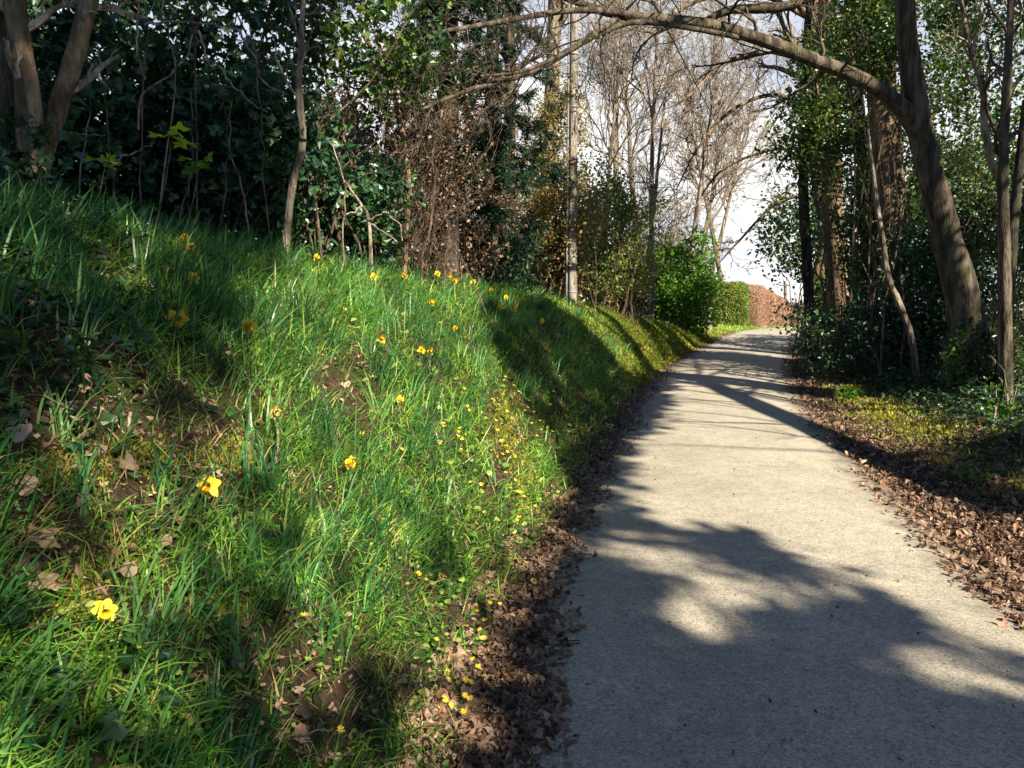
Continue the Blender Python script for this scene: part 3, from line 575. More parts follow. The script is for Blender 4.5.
# ================================================================== the left side: thicket on the bank
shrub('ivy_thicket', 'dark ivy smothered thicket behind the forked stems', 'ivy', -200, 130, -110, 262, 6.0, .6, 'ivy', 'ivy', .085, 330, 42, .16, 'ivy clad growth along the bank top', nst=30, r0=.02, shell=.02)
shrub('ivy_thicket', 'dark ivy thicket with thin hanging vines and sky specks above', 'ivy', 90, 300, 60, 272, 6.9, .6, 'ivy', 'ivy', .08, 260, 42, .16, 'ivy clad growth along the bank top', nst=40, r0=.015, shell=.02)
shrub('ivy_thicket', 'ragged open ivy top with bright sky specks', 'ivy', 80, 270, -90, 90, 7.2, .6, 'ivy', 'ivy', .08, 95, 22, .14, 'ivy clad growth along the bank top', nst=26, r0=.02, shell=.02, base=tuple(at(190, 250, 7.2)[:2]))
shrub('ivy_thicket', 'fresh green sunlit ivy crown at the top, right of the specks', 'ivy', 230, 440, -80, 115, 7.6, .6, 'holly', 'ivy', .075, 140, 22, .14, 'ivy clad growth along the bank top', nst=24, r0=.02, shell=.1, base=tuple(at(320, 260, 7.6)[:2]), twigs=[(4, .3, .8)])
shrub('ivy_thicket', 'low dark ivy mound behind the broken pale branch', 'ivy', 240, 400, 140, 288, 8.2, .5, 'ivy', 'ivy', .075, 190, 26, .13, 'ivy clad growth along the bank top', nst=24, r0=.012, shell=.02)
shrub('twig_bush', 'dense leafless brown twig bush above the ivy mound', 'bush', 310, 490, 60, 275, 9.0, .6, 'dead', 'rhomb', .045, 170, 16, .15, None, nst=130, r0=.012, shell=.1, twigs=[(6, .35, .8), (4, .5, .7)])
shrub('twig_bush', 'second dry twig bush behind, reddish brown', 'bush', 370, 520, 110, 292, 11.5, .7, 'dead', 'rhomb', .06, 190, 20, .17, None, nst=100, r0=.012, shell=.1, twigs=[(6, .35, .8), (4, .5, .7)])
shrub('dark_hedge', 'dark low evergreen bush along the bank top before the pole', 'bush', 425, 540, 205, 304, 12.5, .6, 'yew', 'oval', .06, 300, 44, .13, None, nst=30, r0=.012, shell=.05)
shrub('privet_bush', 'tall olive and russet bush left of the pole', 'bush', 500, 606, 100, 312, 15.6, .8, 'olive', 'rhomb', .065, 340, 70, .17, None, nst=60, r0=.022, shell=.15, twigs=[(4, .3, .7)])
shrub('privet_bush', 'green upper bush right of the pole', 'bush', 572, 655, 165, 310, 18.5, .8, 'mid', 'rhomb', .075, 230, 46, .18, None, nst=40, r0=.025, shell=.15, twigs=[(4, .3, .7)])
shrub('twig_bush', 'dry twiggy scrub on the far bank under the bare trees', 'bush', 590, 655, 232, 322, 21, .9, 'olive', 'rhomb', .08, 60, 10, .2, None, nst=110, r0=.014, shell=.1, twigs=[(5, .35, .8), (3, .5, .7)])
shrub('laurel_bush', 'glossy bright green laurel at the end of the bank', 'laurel', 648, 718, 243, 330, 25.5, 1.1, 'bright', 'oval', .12, 190, 44, .2, None, nst=24, r0=.02, shell=.25)
shrub('laurel_bush', 'darker laurel tucked behind the bright one', 'laurel', 600, 680, 262, 326, 27, 1.1, 'mid', 'oval', .15, 110, 30, .24, None, nst=24, r0=.02, shell=.25)
shrub('twig_bush', 'tall haze of bare pale twigs between the pole and the laurel', 'bush', 600, 722, 130, 300, 28.5, .9, 'olive', 'rhomb', .07, 90, 5, .25, None, nst=60, r0=.014, shell=.1, twigs=[(7, .4, .8), (5, .5, .7)], stem='twig_pale')
# behind, closing the view under the trees
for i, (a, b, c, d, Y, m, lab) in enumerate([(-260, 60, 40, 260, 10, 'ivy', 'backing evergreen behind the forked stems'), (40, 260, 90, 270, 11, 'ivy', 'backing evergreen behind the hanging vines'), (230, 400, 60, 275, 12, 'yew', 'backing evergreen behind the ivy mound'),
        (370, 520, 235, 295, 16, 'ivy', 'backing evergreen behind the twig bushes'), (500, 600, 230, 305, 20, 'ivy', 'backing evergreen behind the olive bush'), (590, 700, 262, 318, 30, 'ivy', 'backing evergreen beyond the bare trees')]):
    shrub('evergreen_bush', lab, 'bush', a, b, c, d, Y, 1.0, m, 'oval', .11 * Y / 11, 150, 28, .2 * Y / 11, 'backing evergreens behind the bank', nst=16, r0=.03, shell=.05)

# yew with drooping sprays
def yew(label, cxp, top, bot, wpx, Y, nb, seedpts):
    b = at(cxp, bot, Y); base = foot(b); root = empty('yew_tree', base + [0, 0, .12], label, 'yew')
    t_ = at(cxp + 4, top - 120, Y); g = G(); P, r = stem_of(g, [base, base * .5 + t_ * .5, t_], [.17, .14, .06]); part('trunk', g, MAT['bark_dark'], root)
    wd = wpx * Y / 740; k = 7; n = nb; s = rng.uniform(.22, 1, n); p0 = base[None] * (1 - s[:, None]) + t_[None] * s[:, None]
    az = rng.uniform(0, 6.28, n); ln = wd * (1.15 - .6 * s) * rng.uniform(.6, 1.1, n); t = np.linspace(0, 1, k)[None, :, None]
    d = np.stack([np.cos(az), np.sin(az) * .8, rng.uniform(-.05, .25, n)], -1); Pb = p0[:, None] + d[:, None] * ln[:, None, None] * t - np.array([0, 0, 1.]) * (t ** 2) * ln[:, None, None] * .35
    gb = G(); rb = np.linspace(.022, .005, k)[None] * np.ones((n, 1)); tubes(gb, Pb, rb, 4); P2, r2 = grow(Pb, rb, 9, .35, .7, K=5, up=-.15, rmin=.004); tubes(gb, P2, r2, 3); part('limbs', gb, MAT['bark_dark'], root)
    gl = G(); m = 95; pp = P2.reshape(-1, 5, 3); i = rng.integers(0, len(pp), len(pp) * m); f = rng.random(len(i)) * 3.99; j = f.astype(int); f = (f - j)[:, None]
    q = pp[i, j] * (1 - f) + pp[i, j + 1] * f + rng.normal(0, .025, (len(i), 3)); leaves(gl, q, rng.uniform(.06, .11, len(i)), 'needle', up=.2, aim=nrm(pp[i, -1] - pp[i, 0])); part('crown', gl, MAT['yew'], root)
yew('dark yew with drooping sprays over the twig bush', 447, 0, 275, 95, 10.2, 75, 0)
yew('second yew trunk and sprays close behind the first', 490, 0, 290, 80, 14, 45, 0)

# forked tree at the left edge
Yl = 4.6
pts = [at(22, 215, Yl), at(10, 150, Yl), at(4, 80, Yl), at(2, 0, Yl), at(-4, -120, Yl)]
forked, P, r = tree('forked_tree', 'several smooth stems forking low at the left edge of the bank', 'tree', pts, [.11, .085, .08, .075, .06], 'bark', limbs=None, n=20)
for nm, pl, rl_, mt in [('stem', [at(24, 205, Yl), at(31, 150, Yl - .05), at(27, 90, Yl - .1), at(20, 40, Yl - .1), at(14, -10, Yl - .1), at(0, -150, Yl)], [.08, .078, .066, .062, .06, .04], 'bark_warm'),
                    ('stem', [at(30, 205, Yl), at(44, 150, Yl), at(56, 112, Yl + .05), at(70, 70, Yl + .05), at(84, 20, Yl + .1), at(96, -30, Yl + .1), at(125, -150, Yl + .2)], [.06, .058, .056, .054, .05, .045, .03], 'bark_warm')]:
    g = G(); P2, r2 = stem_of(g, pl, rl_, 22, 12, .07); part(nm, g, MAT[mt], forked, True)
    g = G(); twiggery(g, P2[:, 3:], r2[:, 3:], [(5, .25, 1.0), (4, .5, .7)], rmin=.003); part('branches', g, MAT['twig_pale'], forked)
g = G(); cl = np.array([at(rng.uniform(-20, 60), rng.uniform(120, 235), Yl - .12 + rng.uniform(-.12, .1)) for _ in range(60)]); crown_geo(g, cl, 7, .06, .065, 'ivy', up=.1); part('ivy_leaves', g, MAT['ivy'], forked)
# slim stem with bends
tree('slim_tree', 'slender pale stem with bends in front of the fresh ivy crown', 'tree', [at(282, 262, 6.4), at(292, 190, 6.4), at(303, 140, 6.4), at(299, 95, 6.4), at(301, 40, 6.4), at(306, -40, 6.4)], [.036, .03, .03, .028, .022, .014], 'bark_pale', spec=[(9, .35, .9), (5, .5, .7), (3, .5, .6)], cut=4, rmin=.003, n=26, lump=.14, bmat='twig_pale')
tree('slim_tree', 'thin crooked brown stem beside the twig bush', 'tree', [at(404, 282, 8.6), at(406, 235, 8.6), at(409, 185, 8.6), at(400, 120, 8.6), at(385, 70, 8.6), at(366, 40, 8.4), at(350, 10, 8.2)], [.035, .032, .03, .03, .026, .02, .01], 'bark_warm', spec=[(8, .35, .9), (5, .5, .7)], cut=4, rmin=.004, n=26, lump=.14)
# broken pale branch
b = at(371, 250, 7.6); b = foot(b, .05); root = empty('dead_branch', b, 'bleached dead branch with broken forks standing in the thicket', 'dead branch')
g = G(); tubes(g, smooth_path([b, at(369, 222, 7.6), at(360, 203, 7.5), at(342, 178, 7.4)], 14)[None], np.linspace(.022, .012, 14)[None], 7)
for pl in [[at(369, 222, 7.6), at(385, 214, 7.5), at(402, 208, 7.4)], [at(369, 224, 7.6), at(384, 232, 7.5), at(398, 241, 7.4)], [at(362, 206, 7.5), at(352, 212, 7.4), at(338, 218, 7.3)], [at(385, 214, 7.5), at(398, 222, 7.4), at(403, 240, 7.35)]]:
    tubes(g, smooth_path(pl, 9)[None] + rng.normal(0, .012, (1, 9, 3)), np.linspace(.012, .005, 9)[None], 5)
obj('wood', g, MAT['twig_pale'], root, True, loc=tuple(b))
# hanging vines and bare stems in the thicket
vin = [(85, 60, 80, 180), (140, 0, 143, 75), (205, 120, 216, 195), (218, 110, 224, 190), (232, 130, 245, 200), (262, 130, 300, 225), (190, 120, 187, 190), (120, 60, 110, 150), (160, 20, 175, 90), (60, 140, 62, 195), (205, 20, 195, 60), (250, 60, 262, 150), (330, 170, 345, 235)]
vin = [v for k_, v in enumerate(vin) if k_ not in (2, 5, 9)]
for i, (x0, y0, x1, y1) in enumerate(vin):
    Y = rng.uniform(5.6, 6.0); b = foot(at(x1 + rng.uniform(-26, 26), 235, Y)); top = at(x0, y0 - 30, Y); mid = at(x1, y1, Y)
    g = G(); tubes(g, (smooth_path([b, mid, (mid + top) / 2 + rng.normal(0, .05, 3), top], 16) + rng.normal(0, .008, (16, 3)))[None], np.linspace(.007, .004, 16)[None], 6)
    o = obj('hanging_vine', g, MAT['twig_pale' if i % 3 == 0 else 'twig'], None, True, loc=tuple(b)); tag(o, 'thin bare vine hanging in front of the dark ivy thicket', 'vine', 'thin bare vines in front of the ivy')
# arching dead twigs
for i, pl in enumerate([[(138, 130), (142, 95), (170, 75), (188, 55), (195, 30), (208, 5)], [(145, 80), (138, 50), (138, 20), (140, -20)], [(145, 26), (175, 22), (205, 24), (240, 30)], [(220, 66), (232, 85), (250, 102), (268, 112)], [(240, 30), (255, 60), (262, 80), (285, 95)], [(60, 133), (85, 134), (105, 136)], [(114, 160), (140, 150), (156, 142)], [(200, 30), (208, 60), (214, 70)]]):
    Y = rng.uniform(5.5, 5.9); p = np.array([at(a, b_, Y) for a, b_ in pl]); g = G(); tubes(g, (smooth_path(p, 16) + rng.normal(0, .006, (16, 3)))[None], np.linspace(.010, .005, 16)[None], 6)
    o = obj('dead_branch', g, MAT['twig_pale'], None, True, loc=tuple(p[0])); tag(o, 'bare curving twig caught in the dark ivy thicket', 'twig', 'curving twigs caught in the ivy')

# pole and cables
b = foot(at(571, 306, 15.0), .3); top = b + np.array([0, 0, 9.0]); root = empty('utility_pole', b + [0, 0, .3], 'weathered wooden utility pole with a cable guard, standing on the bank', 'utility pole')
g = G(); tubes(g, np.linspace(b, top, 12)[None], np.linspace(.115, .09, 12)[None], 16); part('shaft', g, MAT['pole_wood'], root, True)
g = G(); o_ = np.array([-.10, -.085, 0]); tubes(g, np.linspace(b + o_, top + o_ * .8 - [0, 0, .3], 12)[None], np.full((1, 12), .022), 8); part('conduit', g, MAT['conduit'], root, True)
g = G(); o_ = np.array([-.045, -.118, 0]); tubes(g, np.linspace(b + o_, top + o_ * .8, 12)[None], np.full((1, 12), .011), 6); part('cable', g, MAT['cable'], root, True)
for s_ in (-.25, .25):
    g = G(); tubes(g, np.array([[top[0] + s_, top[1] - .1, top[2] - .3], [top[0] + s_, top[1] - .1, top[2] - .18]])[None], np.array([[.03, .04]]), 10)
    part('insulator', g, MAT['porcelain'], root, True)
for zz in (.6, 1.3, 2.2, 3.2, 4.2, 5.2):
    g = G(); tubes(g, (b + [0, 0, zz] + np.array([[0, 0, -.012], [0, 0, .012]]))[None], np.array([[.125, .125]]), 16)
    part('strap', g, MAT['metal'], root)
pole_top = top
b2 = foot(at(787, 330, 62), .3); top2 = at(785, 281, 62); root = empty('utility_pole', b2 + [0, 0, .3], 'small far pole in front of the russet hedge', 'utility pole')
g = G(); tubes(g, np.linspace(b2, top2, 6)[None], np.linspace(.16, .13, 6)[None], 10); part('shaft', g, MAT['pole_wood'], root, True)
g = G(); tubes(g, np.array([top2 + [-.45, 0, -.35], top2 + [.45, 0, -.35]])[None], np.array([[.06, .06]]), 6); part('crossarm', g, MAT['pole_wood'], root)
A_ = at(636, -30, 9); B_ = at(716, 122, 24); C_ = at(745, 175, 45); t = np.linspace(0, 1, 30)[:, None]
g = G(); wp = smooth_path([A_, B_, C_], 30); tubes(g, wp[None], np.full((1, 30), .012), 5); tag(obj('overhead_wire', g, MAT['cable'], None, True), 'thin dark overhead wire slanting down past the bare trees', 'wire')
# marker post at the end of the bank
b = foot(at(709, 332, 27.5), .1); root = empty('marker_post', b + [0, 0, .1], 'short squared wooden post at the lane side beside the laurel', 'post')
def boxg(g, c, s, bev=.01, mat=0):
    c = np.asarray(c, float); s = np.asarray(s, float) / 2
    v = []; 
    for z, k in ((-1, 1), (1 - bev / s[2], 1), (1, 1 - bev / min(s[0], s[1]))):
        for x, y in ((-1, -1), (1, -1), (1, 1), (-1, 1)): v.append(c + [x * s[0] * k, y * s[1] * k, z * s[2]])
    q = [[3, 2, 1, 0], [8, 9, 10, 11]] + [[j * 4 + i, j * 4 + (i + 1) % 4, j * 4 + 4 + (i + 1) % 4, j * 4 + 4 + i] for j in range(2) for i in range(4)]
    g.add(v, q, mat=mat)
g = G(); boxg(g, b + [0, 0, .5], (.16, .16, 1.05), .03); part('shaft', g, MAT['pole_wood'], root)
g = G(); boxg(g, b + [0, 0, 1.04], (.2, .2, .05), .02); part('cap', g, MAT['pole_wood'], root)

# tall trunks behind the bushes
tree('tall_tree', 'thick pale trunk rising just left of the pole', 'tree', [at(546, 308, 22), at(548, 200, 22), at(552, 100, 22), at(555, 0, 22), at(556, -150, 22)], [.26, .24, .22, .2, .15], 'bark_pale', spec=[(12, .4, .8), (6, .5, .7), (4, .5, .6)], cut=5, rmin=.009)
tree('tall_tree', 'slimmer dark trunk among the conifer sprays, farther left of the pole', 'tree', [at(514, 300, 19), at(510, 180, 19), at(510, 60, 19), at(508, -100, 19)], [.16, .15, .14, .1], 'bark', spec=[(10, .3, .8), (6, .5, .7)], cut=6, rmin=.008)
# bare trees over the lane's left
def wood(px, bot, top, lean, Y, r0, label, nl=16, forks=3):
    b = at(px, bot, Y); t_ = at(px + lean, top, Y); m = b * .6 + t_ * .4 + [rng.normal(0, .12), 0, 0]
    return tree('bare_tree', label, 'bare tree', [b, m, b * .3 + t_ * .7, t_], [r0 * .75, r0 * .55, r0 * .35, r0 * .12], 'bark_pale', group='bare trees beyond the pole', spec=[(nl + 2, .46, .75), (7, .55, .75), (6, .55, .7), (3, .5, .7)], cut=2, rmin=.0065 * Y / 24, bmat='twig_pale', up=.18)
wood(652, 318, -60, 6, 24, .13, 'slim bare tree, first to the right of the pole')
wood(648, 318, 0, -30, 29, .2, 'bare tree leaning towards the pole')
wood(680, 322, 20, 45, 27, .16, 'bare tree arching out over the lane above the laurel')
wood(690, 322, 95, 40, 36, .2, 'smaller bare tree beyond the laurel nearest the hedge')
wood(620, 315, -60, -6, 35, .24, 'tall faint bare tree behind the pole bushes')
wood(730, 326, 70, -50, 42, .22, 'bare tree leaning left beyond the crest')
wood(640, 317, 60, 30, 22, .1, 'low bushy bare tree just past the slim one')
wood(700, 324, 60, 62, 46, .2, 'bare tree leaning right beyond the green hedge')
wood(600, 315, -20, 25, 26, .12, 'bare sapling tree between the pole and the slim one')
for (pa, ra_) in []: pass
# young sycamore sprigs with bright leaves
for i, (px, py, s, lab) in enumerate([(172, 137, 1.0, 'upper sprig of bright yellow green young leaves'), (106, 161, .7, 'small sprig of bright young leaves, left of the upper sprig'), (200, 160, .9, 'dull green young sprig low right of the upper sprig')]):
    Y = 4.9; c = at(px, py, Y); b = foot(at(px - 30, 215, Y)); root = empty('sycamore_seedling', b + [0, 0, .12], lab, 'seedling')
    g = G(); tubes(g, smooth_path([b, (b + c) / 2 + [.03, 0, .02], c], 12)[None], np.linspace(.006, .003, 12)[None], 5); part('stem', g, MAT['twig'], root)
    g = G(); leaves(g, c + rng.normal(0, .035 * s, (7, 3)) * [1.3, 1, .5], .13 * s, 'lobe5', up=.7); part('leaves', g, MAT['maple' if i < 2 else 'bright'], root)

# ================================================================== clipped hedges beyond the crest
def hedge(name, label, x0, y0, x1, y1, wd, hgt, mat, size, dens, group=None, rnd_top=.6):
    """box hedge with rounded top from (x0,y0) to (x1,y1)"""
    a = np.array([x0, y0]); b = np.array([x1, y1]); ln = np.linalg.norm(b - a); d = (b - a) / ln; s = np.array([-d[1], d[0]]); c = (a + b) / 2
    zb = float(H(c[0], c[1])); root = empty(name, (c[0], c[1], zb), label, 'hedge', group)
    def shell(n, k=1.0):
        q = rng.normal(0, 1, (n, 3)); p = 4.; q = q / (np.abs(q) ** p).sum(1, keepdims=True) ** (1 / p); q[:, 2] = np.abs(q[:, 2]) if True else q[:, 2]
        u = q[:, 0] * ln / 2 * k; v_ = q[:, 1] * wd / 2 * k; w_ = q[:, 2]
        hz = np.where(w_ > .0, w_, 0) * hgt * k
        hz = np.where(rng.random(n) < .0, hz, hz)
        bp = 1 + .05 * np.sin(u * 1.3 + x0) + .04 * np.sin(v_ * 3 + hz * 2.1)
        P = np.stack([c[0] + d[0] * u + s[0] * v_ * bp, c[1] + d[1] * u + s[1] * v_ * bp, hz * bp], -1); P[:, 2] += H(P[:, 0], P[:, 1]); return P
    n = int(dens * ln * hgt * 2.5); g = G(); P = shell(n) + rng.normal(0, .03, (n, 3)); leaves(g, P, size * rng.uniform(.7, 1.3, n), 'rhomb', up=.1, rnd=np.clip(.5 + .35 * bumps(P[:, 0] * 2, P[:, 2] * 2 + P[:, 1], 1.4) + rng.normal(0, .22, n), 0, 1)); 
    P = shell(n // 2, .9); leaves(g, P, size * 1.6, 'rhomb', up=.1, rnd=rng.random(n // 2) * .5)
    part('foliage', g, MAT[mat], root)
    g = G(); tips = shell(60, .93); bs = np.stack([tips[:, 0] * .3 + c[0] * .7, tips[:, 1] * .3 + c[1] * .7, np.full(60, zb - .05)], -1); t = np.linspace(0, 1, 5)[None, :, None]
    tubes(g, bs[:, None] * (1 - t) + tips[:, None] * t + rng.normal(0, .05, (60, 5, 3)), np.linspace(.05, .015, 5)[None] * np.ones((60, 1)), 4); part('stems', g, MAT['twig'], root)
p0 = at(728, 331, 38); dirh = np.array([.42, .907])
e = lambda k: (p0[0] + dirh[0] * k, p0[1] + dirh[1] * k)
hedge('green_hedge', 'clipped green hedge block first beyond the crest', p0[0] - .1, p0[1], p0[0] + .9, p0[1] + 3.0, 2.2, 2.45, 'mid', .09, 800)
for i, (k0, k1, h_, off, lab) in enumerate([(4.0, 8.6, 2.45, .1, 'tall russet beech hedge section next to the green hedge'), (8.4, 15, 2.25, .3, 'second russet hedge section along the far lane'), (14.6, 24, 2.1, .3, 'third russet hedge section, paler and longer'), (23.5, 40, 1.95, .6, 'last and smallest looking russet hedge section beside the far pole')]):
    a = e(k0); b = e(k1); hedge('beech_hedge', lab, a[0] + off, a[1], b[0] + off, b[1], 2.0, h_, 'beech', .075 + .015 * i, 900 / (1 + .5 * i), 'russet clipped hedges along the far lane')
# ================================================================== ground cover
def scatter(n, u0, u1, y0, y1, pw=1.6, keepf=None):
    """points on the ground in the strip u0..u1 beside the lane's centreline, thinning out with distance"""
    a = rng.random(n); e_ = 1 - pw
    y = (y0 ** e_ + a * (y1 ** e_ - y0 ** e_)) ** (1 / e_) if abs(e_) > 1e-3 else y0 * (y1 / y0) ** a
    u = rng.uniform(0, 1, n) * (u1(y) - u0(y)) + u0(y); x = cx(y) + u
    if keepf is not None:
        k = rng.random(n) < keepf(x, y, u); x, y, u = x[k], y[k], u[k]
    return x, y, u
footu = lambda y: -(LE + .16) + .10 * bumps(y * 0, y, 2.2)
creu = lambda y: footu(y) - WB(y)
px_of = lambda x, y: project(onground(x, y))
def dist(x, y): return np.sqrt(x * x + y * y + .4)
# bare litter patches on the bank where the photograph shows earth and dead leaves
BARE = [(120, 465, 120, 45), (215, 455, 55, 50), (60, 560, 80, 50), (345, 385, 30, 35), (150, 420, 60, 25), (250, 640, 70, 30), (310, 720, 60, 45), (395, 690, 30, 30), (290, 485, 20, 18), (505, 435, 22, 45), (40, 390, 110, 55)]
def bare(x, y):
    a, b = px_of(x, y); k = np.zeros(np.shape(x))
    for X, Y, rx, ry in BARE: k = np.maximum(k, np.clip(1.7 - 1.2 * np.sqrt(((a - X) / rx / 1.15) ** 2 + ((b - Y) / ry / 1.25) ** 2), 0, 1))
    return k
def ivyzone(x, y):
    a, b = px_of(x, y); return np.clip(1.5 - 1.1 * np.sqrt(((a - 30) / 130) ** 2 + ((b - 330) / 105) ** 2), 0, 1)
# long bulb leaves and grass in tufts
g = G()
tx, ty, tu = scatter(9500, lambda y: creu(y) - .7, lambda y: footu(y) + .02, 1.15, 30, 1.25, lambda x, y, u: (1 - .93 * bare(x, y)) * (1 - .75 * ivyzone(x, y)) * np.clip(.75 + .6 * bumps(x * 2, y * 2, 2.), .2, 1))
cnt = rng.poisson(12, len(tx)); i = np.repeat(np.arange(len(tx)), cnt); n = len(i); sc = np.clip(dist(tx, ty) / 5, .55, 3.5)[i]
x = tx[i] + rng.normal(0, .035, n) * (1 + .3 * sc); y = ty[i] + rng.normal(0, .035, n) * (1 + .3 * sc)
tl = (rng.uniform(.11, .26, len(tx)) * np.clip(.45 + .13 * ty, .6, 1.05))[i]; ta = rng.normal(.3, 1.3, len(tx))[i]
az = ta + rng.normal(0, 1.1, n); tr = np.clip(rng.random(len(tx)) * .85 + .1 * bumps(tx, ty, 1.1), 0, 1)[i]
blades(g, onground(x, y, -.01), tl * rng.uniform(.55, 1.2, n), (.0042 + .0020 * sc) * rng.uniform(.6, 1.5, n), rng.uniform(.05, 1.0, n), az, 1.0, np.clip(tr + rng.normal(0, .16, n), 0, 1))
# finer short grass between
x, y, u = scatter(52000, lambda y: creu(y) - .5, lambda y: footu(y) + .08, .95, 30, 1.3, lambda x, y, u: (1 - .7 * bare(x, y)) * (1 - .6 * ivyzone(x, y)))
sc = np.clip(dist(x, y) / 5, .5, 3.5); n = len(x)
blades(g, onground(x, y, -.01), rng.uniform(.04, .12, n) * np.clip(.7 + .08 * y, .7, 1.3), (.003 + .0024 * sc) * rng.uniform(.6, 1.4, n), rng.uniform(.1, 1.1, n), rng.uniform(0, 6.28, n), .8, np.clip(.45 + .3 * bumps(x * 1.5, y * 1.5, 2.) + rng.normal(0, .2, n), 0, 1), segs=2)
# right verge and the far road edges
x, y, u = scatter(16000, lambda y: y * 0 + RE + .35, lambda y: y * 0 + RE + 2.4, 6, 33, 1.3, lambda x, y, u: np.clip(.15 + 1.3 * bumps(x + 4, y, 1.5) + (y > 14) * .35, 0, 1))
n = len(x); sc = np.clip(dist(x, y) / 5, 1, 4); blades(g, onground(x, y, -.01), rng.uniform(.04, .13, n), .004 * sc, rng.uniform(.1, 1., n), rng.uniform(0, 6.28, n), .8, np.clip(rng.normal(.7, .2, n), 0, 1), segs=2)
x, y, u = scatter(9000, lambda y: y * 0 - LE - 2.2, lambda y: y * 0 - LE - .1, 28, 75, 1.2)
n = len(x); blades(g, onground(x, y, -.01), rng.uniform(.08, .28, n), .04, rng.uniform(.1, 1., n), rng.uniform(0, 6.28, n), .8, np.clip(rng.normal(.75, .2, n), 0, 1), segs=2)
tag(obj('grass', g, MAT['grass']), 'lush green grass covering the bank and parts of the verges', 'grass', kind='stuff')
# broad blue green bulb leaves
g = G(); tx, ty, tu = scatter(1300, lambda y: creu(y) - .4, lambda y: footu(y) - .3, 1.2, 15, 1.2, lambda x, y, u: 1 - .9 * bare(x, y))
cnt = rng.poisson(13, len(tx)); i = np.repeat(np.arange(len(tx)), cnt); n = len(i); x = tx[i] + rng.normal(0, .028, n); y = ty[i] + rng.normal(0, .028, n)
blades(g, onground(x, y, -.01), rng.uniform(.16, .34, n) * np.clip(.55 + .1 * y, .6, 1), rng.uniform(.005, .010, n), rng.uniform(.03, .6, n), rng.normal(.2, 1.2, len(tx))[i] + rng.normal(0, .7, n), .55, np.clip(rng.random(len(tx))[i] + rng.normal(0, .15, n), 0, 1), segs=3)
tag(obj('bulb_leaves', g, MAT['bulb_leaf']), 'broad strap leaves of the daffodils in clumps on the bank', 'leaves', kind='stuff')
# straw
g = G(); x, y, u = scatter(14000, lambda y: creu(y) - .3, lambda y: footu(y) + .1, 1., 26, 1.3, lambda x, y, u: .12 + .8 * bare(x, y)); n = len(x)
blades(g, onground(x, y, .005), rng.uniform(.05, .18, n), .0026 + .0009 * dist(x, y), rng.uniform(.3, 1.5, n), rng.uniform(0, 6.28, n), .5, segs=2)
x, y, u = scatter(2500, lambda y: y * 0 + RE + .3, lambda y: y * 0 + RE + 3, 6, 16, 1.3); n = len(x); blades(g, onground(x, y, .005), rng.uniform(.05, .18, n), .005, rng.uniform(.8, 1.5, n), rng.uniform(0, 6.28, n), .5, segs=2)
tag(obj('dry_grass', g, MAT['straw']), 'dry straw coloured grass lying between the green blades', 'dry grass', kind='stuff')
# moss
g = G(); xs = []; 
for (a, b, rx, ry) in [(110, 565, 50, 32), (75, 600, 30, 25), (150, 462, 70, 28), (225, 610, 45, 22), (60, 470, 60, 25), (235, 455, 25, 20), (880, 412, 30, 14), (915, 432, 40, 12), (850, 395, 14, 8), (505, 425, 18, 40), (525, 480, 14, 40)]:
    m = 1500; q = rng.normal(0, .45, (m, 2)); P = ground_px(a + q[:, 0] * rx, b + q[:, 1] * ry); xs.append(P)
P = np.concatenate(xs)
x, y, u = scatter(42000, lambda y: creu(y) + .1, lambda y: footu(y) + .12, 13.5, 31, 1.1, lambda x, y, u: np.clip(.6 + .7 * bumps(x, y, 1.2), 0, 1))
x3, y3, u3 = scatter(26000, lambda y: y * 0 + RE + .45, lambda y: y * 0 + RE + 2.1, 5.5, 22, 1.2, lambda x, y, u: np.clip(-.15 + 1.3 * bumps(x + 1, y * 1.3, 2.4), 0, 1))
P = np.concatenate([P, onground(x, y), onground(x3, y3)]); n = len(P); sc = np.clip(dist(P[:, 0], P[:, 1]) / 3, .4, 6)
blades(g, onground(P[:, 0], P[:, 1], 0), .014 * sc * rng.uniform(.6, 1.4, n), .006 * sc, rng.uniform(0, .9, n), rng.uniform(0, 6.28, n), .4, segs=2)
tag(obj('moss', g, MAT['moss']), 'yellow green moss cushions on the bank and right verge', 'moss', kind='stuff')
# leafy herbs and creeping ivy on the bank
g = G(); x, y, u = scatter(26000, lambda y: creu(y) - .6, lambda y: footu(y) + .04, 1., 16, 1.5, lambda x, y, u: np.clip(.25 + .9 * bumps(x * 1.6 + 7, y * 1.6, 2.) + .5 * (u > footu(y) - .45) + .4 * (y < 2.4), 0, 1) * (1 - .75 * bare(x, y))); n = len(x)
leaves(g, onground(x, y, 0) + np.stack([0 * x, 0 * x, rng.uniform(.005, .06, n)], -1), rng.uniform(.014, .032, n) * np.clip(dist(x, y) / 2.6, .8, 2), 'round', up=1.1, crumple=.03)
tag(obj('herb_leaves', g, MAT['grass']), 'small rounded celandine and herb leaves near the foot of the bank', 'leaves', kind='stuff')
g = G(); x, y, u = scatter(9000, lambda y: creu(y) - 1.6, lambda y: creu(y) + .9, 1.1, 14, 1.4, lambda x, y, u: np.clip(.1 + 1.2 * bumps(x + 2, y, 2.2) + .7 * (u < creu(y) - .1), 0, 1)); n = len(x)
leaves(g, onground(x, y, 0) + np.stack([0 * x, 0 * x, rng.uniform(.01, .09, n)], -1), rng.uniform(.03, .065, n), 'ivy', up=.8)
x, y, u = scatter(16000, lambda y: creu(y) - 1.2, lambda y: footu(y), 1.0, 9, 1.3, lambda x, y, u: ivyzone(x, y) + .25 * np.clip(bumps(x * 2 + 5, y * 2, 2.3), 0, 1)); n = len(x)
